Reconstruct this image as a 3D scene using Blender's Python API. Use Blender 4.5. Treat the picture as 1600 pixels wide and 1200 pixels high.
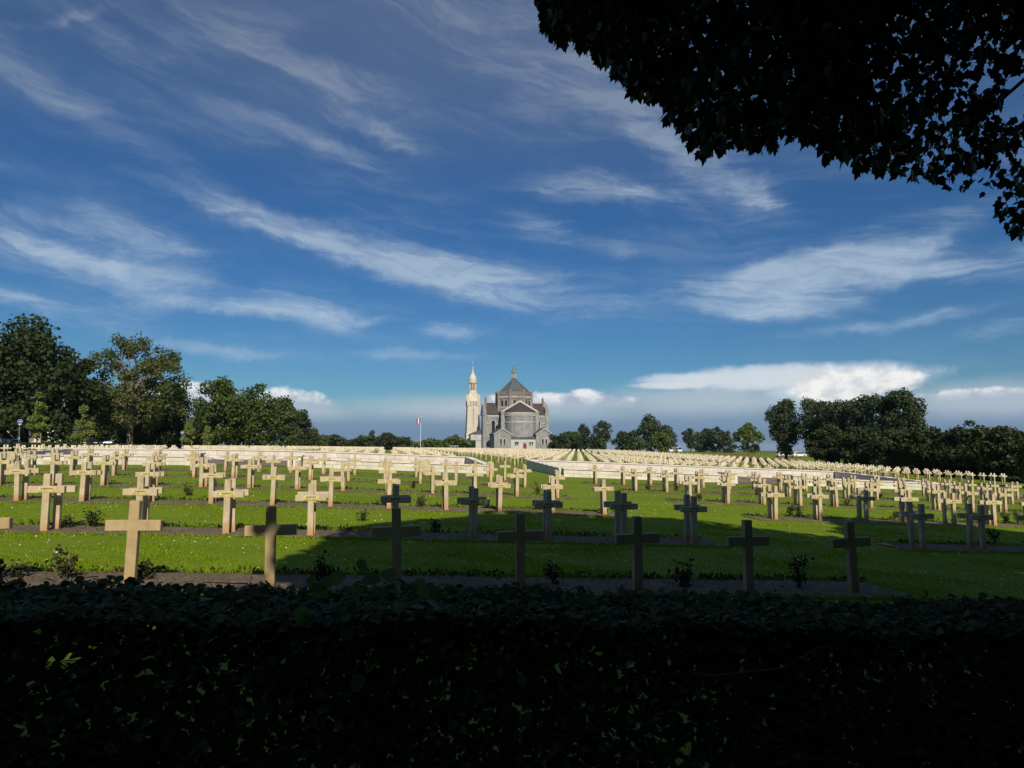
import bpy, bmesh, math, random
import numpy as np
from mathutils import Vector, Matrix

for o in list(bpy.data.objects):
    bpy.data.objects.remove(o, do_unlink=True)
SC = bpy.context.scene
COL = SC.collection
random.seed(7)
RNG = np.random.default_rng(11)

# ------------------------------------------------------------------ camera
YAW = math.radians(10.1)          # camera turned right of the rows' axis (+y)
FPX = 1090.0                      # focal length in photo pixels (1600 wide)
HOR = 698.0                       # eye level row in the photograph
PITCH = math.atan((HOR - 600) / FPX)
EYE = 1.75
SUN_EL = math.radians(35.0)
SUN_AZ_OFF = math.radians(-4.0)   # light travels along +y, a little to the left

cam_d = bpy.data.cameras.new("camera")
cam = bpy.data.objects.new("camera", cam_d)
COL.objects.link(cam)
cam.location = (0, 0, EYE)
cam.rotation_euler = (math.pi / 2 + PITCH, 0, -YAW)
cam_d.sensor_width = 36.0
cam_d.lens = 36.0 * FPX / 1600.0
cam_d.clip_start = 0.05
cam_d.clip_end = 60000
SC.camera = cam

# ------------------------------------------------------------------ view
SC.render.engine = 'CYCLES'
SC.view_settings.view_transform = 'Standard'
SC.view_settings.look = 'None'
SC.view_settings.gamma = 1.0
SC.view_settings.exposure = 0.0
SC.view_settings.use_curve_mapping = False
SC.cycles.max_bounces = 4
SC.cycles.diffuse_bounces = 2
SC.cycles.glossy_bounces = 2
SC.cycles.transmission_bounces = 3
SC.cycles.volume_bounces = 0
SC.cycles.caustics_reflective = False
SC.cycles.caustics_refractive = False

# ------------------------------------------------------------------ sun
sun_d = bpy.data.lights.new("sun", 'SUN')
sun_d.energy = 4.6
sun_d.angle = math.radians(0.55)
sun_d.color = (1.0, 0.90, 0.74)
sun = bpy.data.objects.new("sun", sun_d)
COL.objects.link(sun)
ldir = Vector((math.sin(SUN_AZ_OFF) * math.cos(SUN_EL), math.cos(SUN_AZ_OFF) * math.cos(SUN_EL), -math.sin(SUN_EL)))
sun.rotation_euler = ldir.to_track_quat('-Z', 'Y').to_euler()


def px_dir(px, py):
    """world direction of a photo pixel"""
    x = (px - 800) / FPX
    y = (600 - py) / FPX
    f = Vector((math.sin(YAW) * math.cos(PITCH), math.cos(YAW) * math.cos(PITCH), math.sin(PITCH)))
    r = Vector((math.cos(YAW), -math.sin(YAW), 0))
    u = r.cross(f)
    return (f + r * x + u * y).normalized()


def azel(px, py):
    d = px_dir(px, py)
    return math.atan2(d.x, d.y), math.asin(d.z)


# ------------------------------------------------------------------ world: sky with cirrus and a far cloud bank
SKY_STRENGTH = 0.06
W = bpy.data.worlds.new("World")
SC.world = W
W.use_nodes = True
W.cycles.sampling_method = 'MANUAL'
W.cycles.sample_map_resolution = 512
wt = W.node_tree
wt.nodes.clear()


class NT:
    """small helper for building node trees"""
    def __init__(s, tree):
        s.t = tree

    def n(s, typ, **kw):
        nd = s.t.nodes.new(typ)
        for k, v in kw.items():
            setattr(nd, k, v)
        return nd

    def put(s, sock, v):
        if isinstance(v, bpy.types.NodeSocket):
            s.t.links.new(v, sock)
        elif v is not None:
            sock.default_value = v

    def m(s, op, a, b=None, c=None, clamp=False):
        nd = s.n('ShaderNodeMath', operation=op, use_clamp=clamp)
        s.put(nd.inputs[0], a)
        if b is not None:
            s.put(nd.inputs[1], b)
        if c is not None:
            s.put(nd.inputs[2], c)
        return nd.outputs[0]

    def vm(s, op, a, b=None, out=0):
        nd = s.n('ShaderNodeVectorMath', operation=op)
        s.put(nd.inputs[0], a)
        if b is not None:
            s.put(nd.inputs[1], b)
        return nd.outputs[out]

    def ramp(s, v, a, b, lo=0.0, hi=1.0, smooth=True):
        nd = s.n('ShaderNodeMapRange', interpolation_type='SMOOTHSTEP' if smooth else 'LINEAR')
        s.put(nd.inputs[0], v)
        nd.inputs[1].default_value = a
        nd.inputs[2].default_value = b
        nd.inputs[3].default_value = lo
        nd.inputs[4].default_value = hi
        return nd.outputs[0]

    def noise(s, vec, scale, detail=4, rough=0.5, dist=0.0, color=False):
        nd = s.n('ShaderNodeTexNoise')
        if vec is not None:
            s.put(nd.inputs['Vector'], vec)
        nd.inputs['Scale'].default_value = scale
        nd.inputs['Detail'].default_value = detail
        nd.inputs['Roughness'].default_value = rough
        nd.inputs['Distortion'].default_value = dist
        return nd.outputs['Color' if color else 'Fac']

    def mix(s, f, a, b, blend='MIX'):
        nd = s.n('ShaderNodeMix', data_type='RGBA', blend_type=blend)
        s.put(nd.inputs[0], f)
        s.put(nd.inputs[6], a if isinstance(a, bpy.types.NodeSocket) else (*a, 1) if a is not None else None)
        s.put(nd.inputs[7], b if isinstance(b, bpy.types.NodeSocket) else (*b, 1) if b is not None else None)
        return nd.outputs[2]

    def xyz(s, x, y, z):
        nd = s.n('ShaderNodeCombineXYZ')
        s.put(nd.inputs[0], x)
        s.put(nd.inputs[1], y)
        s.put(nd.inputs[2], z)
        return nd.outputs[0]

    def tmap(s, vec, loc=(0, 0, 0), rot=0.0, scale=(1, 1, 1)):
        nd = s.n('ShaderNodeMapping', vector_type='TEXTURE')
        s.put(nd.inputs[0], vec)
        nd.inputs[1].default_value = loc
        nd.inputs[2].default_value = (0, 0, rot)
        nd.inputs[3].default_value = scale
        return nd.outputs[0]


def build_sky():
    g = NT(wt)
    out = g.n('ShaderNodeOutputWorld')
    bg = g.n('ShaderNodeBackground')
    bg.inputs[1].default_value = SKY_STRENGTH
    sky = g.n('ShaderNodeTexSky', sky_type='NISHITA')
    sky.sun_disc = False
    sky.sun_elevation = SUN_EL
    sky.sun_rotation = math.pi + SUN_AZ_OFF
    sky.altitude = 170
    sky.air_density = 1.15
    sky.dust_density = 0.15
    sky.ozone_density = 2.2
    tc = g.n('ShaderNodeTexCoord')
    d = g.vm('NORMALIZE', tc.outputs['Generated'])
    sep = g.n('ShaderNodeSeparateXYZ')
    g.put(sep.inputs[0], d)
    az = g.m('ARCTAN2', sep.outputs[0], sep.outputs[1])
    el = g.m('ARCSINE', sep.outputs[2])
    ae = g.xyz(az, el, 0.0)
    # warped copy of the azimuth / elevation coordinates gives the clouds their frayed edges
    w1 = g.vm('SUBTRACT', g.noise(ae, 4.0, 1, 0.5, color=True), (0.5, 0.5, 0.5))
    w2 = g.vm('SUBTRACT', g.noise(ae, 26.0, 3, 0.6, color=True), (0.5, 0.5, 0.5))
    wae = g.vm('ADD', ae, g.vm('MULTIPLY', w1, (0.05, 0.022, 0)))
    wae = g.vm('ADD', wae, g.vm('MULTIPLY', w2, (0.055, 0.020, 0)))
    # --- streaks of ice cloud: steeper overhead, flatter towards the horizon
    zz = g.m('ADD', g.m('MAXIMUM', sep.outputs[2], 0.0), 0.13)
    q = g.xyz(g.m('DIVIDE', sep.outputs[0], zz), g.m('DIVIDE', sep.outputs[1], zz), 0.0)
    az_r = g.m('SUBTRACT', az, azel(1000, 400)[0])
    sl = g.ramp(el, 0.12, 0.60, 0.04, 0.20, False)
    yy = g.m('ADD', el, g.m('MULTIPLY', sl, az_r))
    sh = g.xyz(az, yy, 0.0)
    sh = g.vm('ADD', sh, g.vm('MULTIPLY', w1, (0.10, 0.05, 0)))
    sh = g.vm('ADD', sh, g.vm('MULTIPLY', w2, (0.03, 0.012, 0)))
    st = g.noise(g.vm('MULTIPLY', sh, (3.2, 12.0, 1.0)), 1.0, 6, 0.58, 0.3)
    st_f = g.noise(g.vm('ADD', g.vm('MULTIPLY', sh, (8.0, 46.0, 1.0)), (3.1, 7.7, 0.0)), 1.0, 6, 0.66, 0.6)
    veil = g.noise(q, 0.55, 2, 0.5, 0.2)
    # --- named streaks: px, py (centre), half length px, half width px, slope angle deg (down to the right = positive), strength
    S = [(300, 318, 120, 13, 16, .55), (450, 360, 150, 22, 17, .85), (620, 412, 175, 32, 15, .95), (800, 446, 190, 44, 9, .85),
         (500, 112, 160, 20, 10, .55), (585, 200, 100, 15, 24, .55), (540, 236, 120, 18, 14, .5), (110, 160, 160, 24, 22, .5), (250, 80, 330, 90, 12, .42),
         (80, 350, 130, 16, 8, .6), (240, 370, 120, 20, 15, .5), (120, 396, 180, 19, 6, .85), (220, 446, 200, 25, 5, .75), (90, 470, 140, 16, 3, .6),
         (340, 482, 95, 12, 3, .65), (470, 486, 95, 22, 8, .8), (230, 521, 180, 17, 10, .65), (390, 549, 140, 12, 2, .55), (600, 498, 55, 8, -8, .5),
         (715, 515, 62, 17, 0, .8), (640, 553, 140, 10, 0, .5), (840, 360, 75, 28, 15, .62), (955, 395, 50, 18, 4, .45),
         (1010, 150, 170, 60, 30, .55), (1110, 262, 125, 40, 32, .75), (1190, 306, 42, 15, 25, .6), (900, 290, 140, 24, 4, .6), (1010, 302, 130, 18, 0, .55), (880, 200, 120, 40, 5, .42),
         (1200, 432, 155, 25, -6, .9), (1335, 395, 150, 33, -14, .8), (1265, 445, 160, 36, -5, .62), (1240, 482, 165, 20, 4, .72), (1520, 412, 145, 27, 6, .8), (1480, 362, 110, 22, -20, .5),
         (1370, 506, 145, 10, -4, .6), (1565, 515, 90, 12, -4, .45), (760, 60, 460, 90, 5, .42), (100, 25, 60, 7, -28, .5)]
    tot = None
    for (px, py, L, wd, ang, k) in S:
        a0, e0 = azel(px, py)
        c = math.cos(e0)
        mp = g.tmap(wae, (a0, e0, 0), -math.radians(ang), (L / FPX / max(c, .6), wd / FPX, 1))
        ln = g.vm('LENGTH', mp, out=1)
        v = g.ramp(ln, 0.0, 1.5, k, 0.0)
        tot = v if tot is None else g.m('ADD', tot, v)
    nz = g.m('ADD', g.m('MULTIPLY', g.m('SUBTRACT', st, 0.5), 1.7), g.m('MULTIPLY', g.m('SUBTRACT', st_f, 0.5), 1.25))
    x = g.m('ADD', tot, g.m('MULTIPLY', nz, g.ramp(tot, 0.0, 0.6, 0.25, 1.0)))
    cir = g.m('MULTIPLY', g.ramp(x, 0.0, 1.45, 0.0, 0.92), g.ramp(st_f, 0.25, 0.7, 0.55, 1.05))
    # the same cirrus goes on over the whole sky outside those streaks
    gen = g.m('MULTIPLY', g.ramp(g.m('ADD', st, g.m('MULTIPLY', g.m('SUBTRACT', st_f, 0.5), 0.5)), 0.42, 0.86), g.ramp(veil, 0.36, 0.66, 0.10, 0.42))
    high = g.ramp(el, 0.30, 0.60, 0.0, 0.40)                      # thin veil thickening overhead
    cir = g.m('ADD', g.m('ADD', cir, gen), g.m('MULTIPLY', high, g.ramp(veil, 0.25, 0.7, 0.35, 1.1)))
    cir = g.m('MULTIPLY', cir, g.ramp(el, 0.09, 0.15, 0.25, 1.0))
    cir = g.m('MINIMUM', cir, 0.86)
    k = 1.0 / SKY_STRENGTH
    col = sky.outputs[0]
    hsv = g.n('ShaderNodeHueSaturation')
    hsv.inputs['Saturation'].default_value = SKY_SAT
    hsv.inputs['Value'].default_value = SKY_VAL
    g.put(hsv.inputs['Color'], col)
    col = g.mix(1.0, hsv.outputs[0], SKY_TINT, 'MULTIPLY')
    circ = g.mix(g.ramp(el, 0.15, 0.55), tuple(k * c for c in (0.42, 0.54, 0.68)), tuple(k * c for c in (0.20, 0.255, 0.36)))
    col = g.mix(cir, col, circ)
    # --- slate-blue far bank along the horizon
    nb = g.noise(g.tmap(ae, (0, 0, 0), 0, (1, 0.33, 1)), 3.2, 5, 0.55)
    top = g.m('ADD', 0.055, g.m('MULTIPLY', g.m('SUBTRACT', nb, 0.5), 0.075))
    bank = g.ramp(g.m('SUBTRACT', el, top), -0.022, 0.024, 0.93, 0.0)
    bankc = g.mix(g.ramp(el, 0.0, 0.07), tuple(k * c for c in (0.125, 0.215, 0.36)), tuple(k * c for c in (0.27, 0.37, 0.50)))
    col = g.mix(bank, col, bankc)
    # --- cumulus: px, py, half width, half height, strength (sharp, billowy edges)
    fr = g.m('SUBTRACT', g.noise(g.tmap(ae, (0, 0, 0), 0, (1, 0.75, 1)), 30.0, 6, 0.58), 0.5)
    fr2 = g.m('SUBTRACT', g.noise(ae, 85.0, 4, 0.55), 0.5)
    fray = g.m('ADD', g.m('MULTIPLY', fr, 1.0), g.m('MULTIPLY', fr2, 0.28))

    def cloud(lst, soft, fr_amp):
        best = None
        for (px, py, hw, hh) in lst:
            a0, e0 = azel(px, py)
            mp = g.tmap(ae, (a0, e0, 0), 0, (hw / FPX, hh / FPX, 1))
            v = g.m('SUBTRACT', 1.0, g.vm('LENGTH', mp, out=1))
            best = v if best is None else g.m('MAXIMUM', best, v)
        v = g.m('ADD', best, g.m('MULTIPLY', fray, fr_amp))
        return g.ramp(v, 0.0, soft), v
    # soft flat layers the heaps stand on
    lay, lv = cloud([(770, 638, 330, 30), (1110, 624, 260, 34), (1560, 624, 240, 38), (420, 640, 200, 26), (2300, 630, 420, 36), (-500, 630, 420, 36)], 0.9, 0.35)
    lay = g.m('MULTIPLY', lay, g.ramp(el, azel(800, 690)[1], azel(800, 640)[1], 0.15, 1.0))
    col = g.mix(g.m('MULTIPLY', lay, 0.80), col, tuple(k * c for c in (0.46, 0.535, 0.615)))
    # bank of heaps behind the church and between the trees
    heap, hv = cloud([(890, 628, 105, 20), (950, 632, 60, 16), (820, 632, 80, 22), (450, 630, 75, 24), (305, 622, 70, 28), (1545, 618, 90, 12)], 0.35, 1.0)
    heapc = g.mix(g.ramp(el, 0.045, 0.075), tuple(k * c for c in (0.28, 0.36, 0.48)), tuple(k * c for c in (0.86, 0.88, 0.90)))
    heapc = g.mix(g.ramp(fr, -0.16, 0.10), tuple(k * c for c in (0.40, 0.47, 0.57)), heapc)
    heap = g.m('MULTIPLY', heap, g.ramp(el, azel(800, 646)[1], azel(800, 624)[1]))
    col = g.mix(g.m('MULTIPLY', heap, 0.92), col, heapc)
    # anvil: wide flat top with a long left tongue and a bright billowing core
    anv, av = cloud([(1230, 590, 225, 24), (1320, 592, 130, 27), (1125, 592, 150, 15), (1060, 601, 85, 9), (1290, 612, 100, 40)], 0.40, 0.55)
    anvc = g.mix(g.ramp(av, 0.05, 0.7), tuple(k * c for c in (0.50, 0.60, 0.72)), tuple(k * c for c in (0.74, 0.78, 0.82)))
    anv = g.m('MULTIPLY', anv, g.ramp(el, azel(800, 650)[1], azel(800, 608)[1], 0.1, 1.0))
    col = g.mix(g.m('MULTIPLY', anv, 0.80), col, anvc)
    core, cv = cloud([(1310, 606, 70, 34), (1365, 596, 75, 22), (1280, 600, 60, 26)], 0.5, 1.2)
    corec = g.mix(g.ramp(fr, -0.12, 0.12), tuple(k * c for c in (0.66, 0.69, 0.72)), tuple(k * c for c in (0.95, 0.94, 0.91)))
    col = g.mix(g.m('MULTIPLY', core, 0.9), col, corec)
    g.put(bg.inputs[0], col)
    wt.links.new(bg.outputs[0], out.inputs[0])


SKY_SAT, SKY_VAL, SKY_TINT = 1.15, 0.90, (0.42, 0.77, 1.14)
build_sky()


# ------------------------------------------------------------------ ground shape
def smooth(x, a, b):
    t = np.clip((x - a) / (b - a), 0, 1)
    return t * t * (3 - 2 * t)


_bv = [-60, 0, 9.4, 15, 21, 27, 33, 39, 48, 65, 100, 190, 300, 420, 800, 3000, 12000, 40000]
_bd = [1.75, 1.80, 1.84, 1.90, 1.84, 1.75, 1.68, 1.63, 1.56, 1.42, 1.25, 1.15, 1.30, 2.0, 12, 60, 75, 80]
_sv = [-60, 45, 70, 120, 190, 300, 420, 700]
_sd = [.044, .044, .039, .026, .0125, .006, .003, .0]


def drop(u, v):
    u = np.asarray(u, float)
    v = np.asarray(v, float)
    b = np.interp(v, _bv, _bd)
    s = np.interp(v, _sv, _sd)
    uc = np.minimum(u, 140)
    side = np.where(uc > 0, uc, -0.5 / .044 * np.tanh(.044 * np.abs(uc) / .5))
    r = b + s * side
    r = r - 0.95 * smooth(-u, 31, 45) * smooth(v, 20, 70) * (1 - smooth(v, 260, 420))
    r = r + 30 * smooth(u, 120, 900) * smooth(v, -200, 200) + 0 * v
    return r


def gz(u, v):
    return EYE - drop(u, v)


def G(u, v, dz=0.0):
    return Vector((u, v, float(gz(u, v)) + dz))


def PZ(px, Z):
    """ground plan position of photo column px at camera depth Z"""
    X = (px - 800) / FPX * Z
    return (X * math.cos(YAW) + Z * math.sin(YAW), -X * math.sin(YAW) + Z * math.cos(YAW))


def project(p):
    """photo pixel of world points (N,3)"""
    p = np.atleast_2d(p)
    f = np.array([math.sin(YAW) * math.cos(PITCH), math.cos(YAW) * math.cos(PITCH), math.sin(PITCH)])
    r = np.array([math.cos(YAW), -math.sin(YAW), 0])
    u = np.cross(r, f)
    q = p - np.array([0, 0, EYE])
    z = q @ f
    return 800 + FPX * (q @ r) / z, 600 - FPX * (q @ u) / z, z


# ------------------------------------------------------------------ materials
MATS = {}


def mat(name, build):
    m = bpy.data.materials.new(name)
    m.use_nodes = True
    m.node_tree.nodes.clear()
    g = NT(m.node_tree)
    out = g.n('ShaderNodeOutputMaterial')
    build(g, out)
    MATS[name] = m
    return m


def principled(g, out, col, rough=0.85, bump=None, bump_s=0.3, bump_d=0.02, spec=0.25, metallic=0.0):
    b = g.n('ShaderNodeBsdfPrincipled')
    g.put(b.inputs['Base Color'], col if isinstance(col, bpy.types.NodeSocket) else (*col, 1))
    g.put(b.inputs['Roughness'], rough)
    b.inputs['Specular IOR Level'].default_value = spec
    b.inputs['Metallic'].default_value = metallic
    if bump is not None:
        bn = g.n('ShaderNodeBump')
        bn.inputs['Strength'].default_value = bump_s
        bn.inputs['Distance'].default_value = bump_d
        g.put(bn.inputs['Height'], bump)
        g.t.links.new(bn.outputs[0], b.inputs['Normal'])
    g.t.links.new(b.outputs[0], out.inputs[0])
    return b


def m_plain(name, col, var=0.25, scale=6.0, rough=0.85, bump=0.0, spec=0.25, metallic=0.0, coord='Object'):
    def f(g, out):
        tc = g.n('ShaderNodeTexCoord').outputs[coord]
        nz = g.noise(tc, scale, 5, 0.6)
        c = g.mix(g.ramp(nz, 0.3, 0.7), tuple(c * (1 - var) for c in col), tuple(min(1, c * (1 + var)) for c in col))
        principled(g, out, c, rough, g.noise(tc, scale * 6, 4, 0.6) if bump else None, bump, 0.01, spec, metallic)
    return mat(name, f)


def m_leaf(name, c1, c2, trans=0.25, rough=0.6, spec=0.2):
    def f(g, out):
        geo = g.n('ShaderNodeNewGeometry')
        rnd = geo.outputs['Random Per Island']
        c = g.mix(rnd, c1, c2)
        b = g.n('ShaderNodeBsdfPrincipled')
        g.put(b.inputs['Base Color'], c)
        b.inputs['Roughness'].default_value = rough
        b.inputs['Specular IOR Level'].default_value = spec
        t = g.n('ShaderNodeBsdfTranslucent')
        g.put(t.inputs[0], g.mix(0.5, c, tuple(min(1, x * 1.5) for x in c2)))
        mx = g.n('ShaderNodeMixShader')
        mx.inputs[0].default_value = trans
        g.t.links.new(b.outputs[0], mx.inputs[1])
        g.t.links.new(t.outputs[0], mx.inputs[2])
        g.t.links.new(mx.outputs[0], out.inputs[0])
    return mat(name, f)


def f_ground(g, out):
    geo = g.n('ShaderNodeNewGeometry')
    p = geo.outputs['Position']
    n1 = g.noise(p, 0.35, 4, 0.6)
    n2 = g.noise(p, 3.5, 5, 0.65)
    n3 = g.noise(p, 24.0, 4, 0.7)
    c = g.mix(g.ramp(n1, 0.3, 0.7), (0.112, 0.185, 0.006), (0.170, 0.240, 0.012))
    mow = g.m('SINE', g.m('MULTIPLY', g.m('ADD', g.vm('DOT_PRODUCT', p, (0.05, 1.0, 0.0), out=1), g.m('MULTIPLY', n1, 0.5)), 5.2))
    c = g.mix(g.ramp(mow, -1, 1, 0, 0.16), c, (0.24, 0.27, 0.05))
    c = g.mix(g.ramp(g.noise(p, 0.9, 4, 0.6), 0.58, 0.78, 0, 0.3), c, (0.230, 0.230, 0.05))
    c = g.mix(g.ramp(n2, 0.35, 0.75, 0.0, 0.55), c, (0.200, 0.240, 0.022))
    c = g.mix(g.ramp(n3, 0.48, 0.72, 0.0, 0.6), c, (0.045, 0.08, 0.010))
    # far plain: patchwork of fields
    sep = g.n('ShaderNodeSeparateXYZ')
    g.put(sep.inputs[0], p)
    vo = g.n('ShaderNodeTexVoronoi')
    g.put(vo.inputs['Vector'], g.vm('MULTIPLY', p, (0.0016, 0.0011, 0.0)))
    vo.inputs['Scale'].default_value = 1.0
    vs = g.n('ShaderNodeSeparateColor')
    g.put(vs.inputs[0], vo.outputs['Color'])
    fc = g.mix(vs.outputs[0], (0.05, 0.09, 0.025), (0.20, 0.17, 0.09))
    far = g.ramp(sep.outputs[1], 520, 900)
    c = g.mix(far, c, fc)
    bump = g.m('ADD', g.m('MULTIPLY', n2, 0.6), n3)
    principled(g, out, c, 0.9, bump, 0.5, 0.03, 0.1)


mat('grass_ground', f_ground)


def f_soil(g, out):
    p = g.n('ShaderNodeNewGeometry').outputs['Position']
    n1 = g.noise(p, 1.6, 5, 0.65)
    n2 = g.noise(p, 26.0, 6, 0.7)
    n3 = g.noise(p, 70.0, 3, 0.6)
    c = g.mix(g.ramp(n1, 0.3, 0.7), (0.265, 0.200, 0.140), (0.400, 0.315, 0.235))
    c = g.mix(g.ramp(n2, 0.35, 0.7), tuple((0.120, 0.086, 0.058)), c)
    c = g.mix(g.ramp(n3, 0.62, 0.74, 0, 0.7), c, (0.46, 0.40, 0.33))
    c = g.mix(g.ramp(g.noise(p, 5.0, 3, 0.5), 0.56, 0.70, 0, 0.75), c, (0.055, 0.095, 0.018))
    principled(g, out, c, 0.95, g.m('ADD', n2, g.m('MULTIPLY', n3, 0.5)), 0.9, 0.04, 0.1)


mat('soil', f_soil)


def f_path(g, out):
    p = g.n('ShaderNodeNewGeometry').outputs['Position']
    n1 = g.noise(p, 0.8, 5, 0.6)
    n2 = g.noise(p, 30.0, 4, 0.7)
    c = g.mix(n1, (0.17, 0.135, 0.11), (0.25, 0.20, 0.165))
    c = g.mix(g.ramp(n2, 0.4, 0.7, 0, 0.6), c, (0.30, 0.26, 0.22))
    principled(g, out, c, 0.95, n2, 0.5, 0.02, 0.1)


mat('gravel', f_path)


def f_cross(g, out, tone=(1.0, 1.0, 1.0)):
    tc = g.n('ShaderNodeTexCoord').outputs['Object']
    oi = g.n('ShaderNodeObjectInfo')
    sep = g.n('ShaderNodeSeparateXYZ')
    g.put(sep.inputs[0], tc)
    off = g.vm('ADD', tc, g.vm('MULTIPLY', g.xyz(oi.outputs['Random'], oi.outputs['Random'], oi.outputs['Random']), (37.0, 19.0, 53.0)))
    n1 = g.noise(off, 4.0, 5, 0.6)
    n2 = g.noise(off, 45.0, 4, 0.65)
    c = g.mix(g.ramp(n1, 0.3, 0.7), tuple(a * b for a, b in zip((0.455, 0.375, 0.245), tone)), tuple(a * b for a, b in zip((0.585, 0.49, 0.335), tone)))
    c = g.mix(g.ramp(n2, 0.5, 0.8, 0, 0.4), c, (0.36, 0.29, 0.18))
    # soot and lichen runs on some crosses, strongest at the top
    n3 = g.noise(g.vm('MULTIPLY', off, (14.0, 14.0, 2.0)), 1.0, 4, 0.6)
    lich = g.m('MULTIPLY', g.ramp(n3, 0.50, 0.72), g.ramp(sep.outputs[2], 0.35, 1.1, 0.10, 0.75))
    c = g.mix(lich, c, (0.25, 0.20, 0.14))
    # rust-coloured earth splashed up on the foot
    zz = g.m('ADD', sep.outputs[2], g.m('MULTIPLY', g.m('SUBTRACT', n1, 0.5), 0.28))
    c = g.mix(g.ramp(zz, 0.03, 0.34, 0.80, 0.0), c, (0.45, 0.245, 0.095))
    principled(g, out, c, 0.9, n2, 0.22, 0.006, 0.2)


mat('concrete_cross', f_cross)
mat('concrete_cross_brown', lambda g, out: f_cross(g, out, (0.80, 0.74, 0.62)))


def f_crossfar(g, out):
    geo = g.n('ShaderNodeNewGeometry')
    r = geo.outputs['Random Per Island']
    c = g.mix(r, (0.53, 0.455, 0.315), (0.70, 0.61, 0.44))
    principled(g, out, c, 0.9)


mat('concrete_cross_far', f_crossfar)


def f_stone(name, c1, c2, scale=1.5, stain=(0.2, 0.18, 0.16), st=0.4, zfreq=1.0, bump=0.3):
    def f(g, out):
        p = g.n('ShaderNodeNewGeometry').outputs['Position']
        oi = g.n('ShaderNodeObjectInfo')
        n1 = g.noise(p, scale, 5, 0.6)
        c = g.mix(g.ramp(n1, 0.3, 0.7), c1, c2)
        c = g.mix(g.m('MULTIPLY', oi.outputs['Random'], 0.30), c, tuple(x * 0.8 for x in c1))
        n2 = g.noise(g.vm('MULTIPLY', p, (1, 1, 0.3 * zfreq)), scale * 0.5, 6, 0.7)
        c = g.mix(g.ramp(n2, 0.45, 0.75, 0, st), c, stain)
        principled(g, out, c, 0.9, g.noise(p, scale * 14, 4, 0.6), bump, 0.02, 0.2)
    return mat(name, f)


f_stone('wall_stone', (0.62, 0.57, 0.49), (0.76, 0.71, 0.63), 2.2, (0.40, 0.34, 0.28), 0.5)
f_stone('coping_stone', (0.66, 0.62, 0.55), (0.76, 0.72, 0.65), 1.4, (0.42, 0.38, 0.32), 0.35)
f_stone('church_stone', (0.235, 0.236, 0.240), (0.375, 0.374, 0.374), 0.35, (0.15, 0.14, 0.135), 0.85, 0.4)
f_stone('church_pale', (0.46, 0.45, 0.435), (0.58, 0.567, 0.545), 0.3, (0.30, 0.27, 0.25), 0.5)
f_stone('church_brick', (0.185, 0.150, 0.138), (0.265, 0.212, 0.190), 0.4, (0.13, 0.11, 0.10), 0.6)
f_stone('drum_stone', (0.245, 0.215, 0.195), (0.36, 0.325, 0.295), 0.4, (0.15, 0.13, 0.12), 0.7)
f_stone('tower_stone', (0.56, 0.505, 0.41), (0.68, 0.615, 0.51), 0.3, (0.42, 0.36, 0.28), 0.35)
f_stone('slate', (0.070, 0.084, 0.096), (0.105, 0.122, 0.136), 0.4, (0.16, 0.17, 0.165), 0.5)
f_stone('tile_roof', (0.060, 0.049, 0.046), (0.088, 0.070, 0.064), 0.5, (0.04, 0.03, 0.028), 0.5)
f_stone('copper_green', (0.14, 0.20, 0.18), (0.19, 0.25, 0.22), 0.8, (0.10, 0.13, 0.12), 0.5)
f_stone('asphalt', (0.045, 0.045, 0.047), (0.065, 0.064, 0.062), 1.0, (0.03, 0.03, 0.03), 0.4)
f_stone('plaster_white', (0.66, 0.65, 0.62), (0.74, 0.73, 0.70), 0.5, (0.5, 0.48, 0.45), 0.3)

m_plain('plaque_yellow', (0.60, 0.51, 0.24), 0.12, 20, 0.55)
m_plain('lettering', (0.03, 0.028, 0.024), 0.1, 20, 0.7)
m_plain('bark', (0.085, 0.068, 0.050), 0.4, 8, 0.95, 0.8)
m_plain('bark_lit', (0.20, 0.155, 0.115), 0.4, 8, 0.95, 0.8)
m_plain('stake_wood', (0.34, 0.24, 0.14), 0.2, 8, 0.9)
m_plain('dark_glass', (0.02, 0.022, 0.026), 0.2, 4, 0.15, 0, 0.5)
m_plain('door_red', (0.22, 0.028, 0.03), 0.2, 4, 0.6)
m_plain('paint_silver', (0.42, 0.44, 0.46), 0.05, 4, 0.25, 0, 0.5, 0.6)
m_plain('paint_white', (0.74, 0.74, 0.73), 0.05, 4, 0.3, 0, 0.5)
m_plain('paint_black', (0.015, 0.016, 0.018), 0.05, 4, 0.2, 0, 0.5)
m_plain('rubber', (0.02, 0.02, 0.02), 0.1, 4, 0.8)
m_plain('sign_blue', (0.015, 0.085, 0.42), 0.05, 4, 0.4)
m_plain('metal_grey', (0.34, 0.35, 0.36), 0.1, 4, 0.45, 0, 0.5, 0.3)
m_plain('flag_blue', (0.01, 0.03, 0.16), 0.05, 4, 0.8)
m_plain('flag_white', (0.72, 0.72, 0.70), 0.05, 4, 0.8)
m_plain('flag_red', (0.50, 0.015, 0.025), 0.05, 4, 0.8)
m_plain('bird_dark', (0.02, 0.02, 0.02), 0.1, 4, 0.8)
m_plain('rope', (0.10, 0.075, 0.055), 0.2, 4, 0.9)
m_plain('red_tile_path', (0.26, 0.135, 0.095), 0.2, 0.5, 0.9, 0, 0.2, 0, 'Generated')

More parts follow.
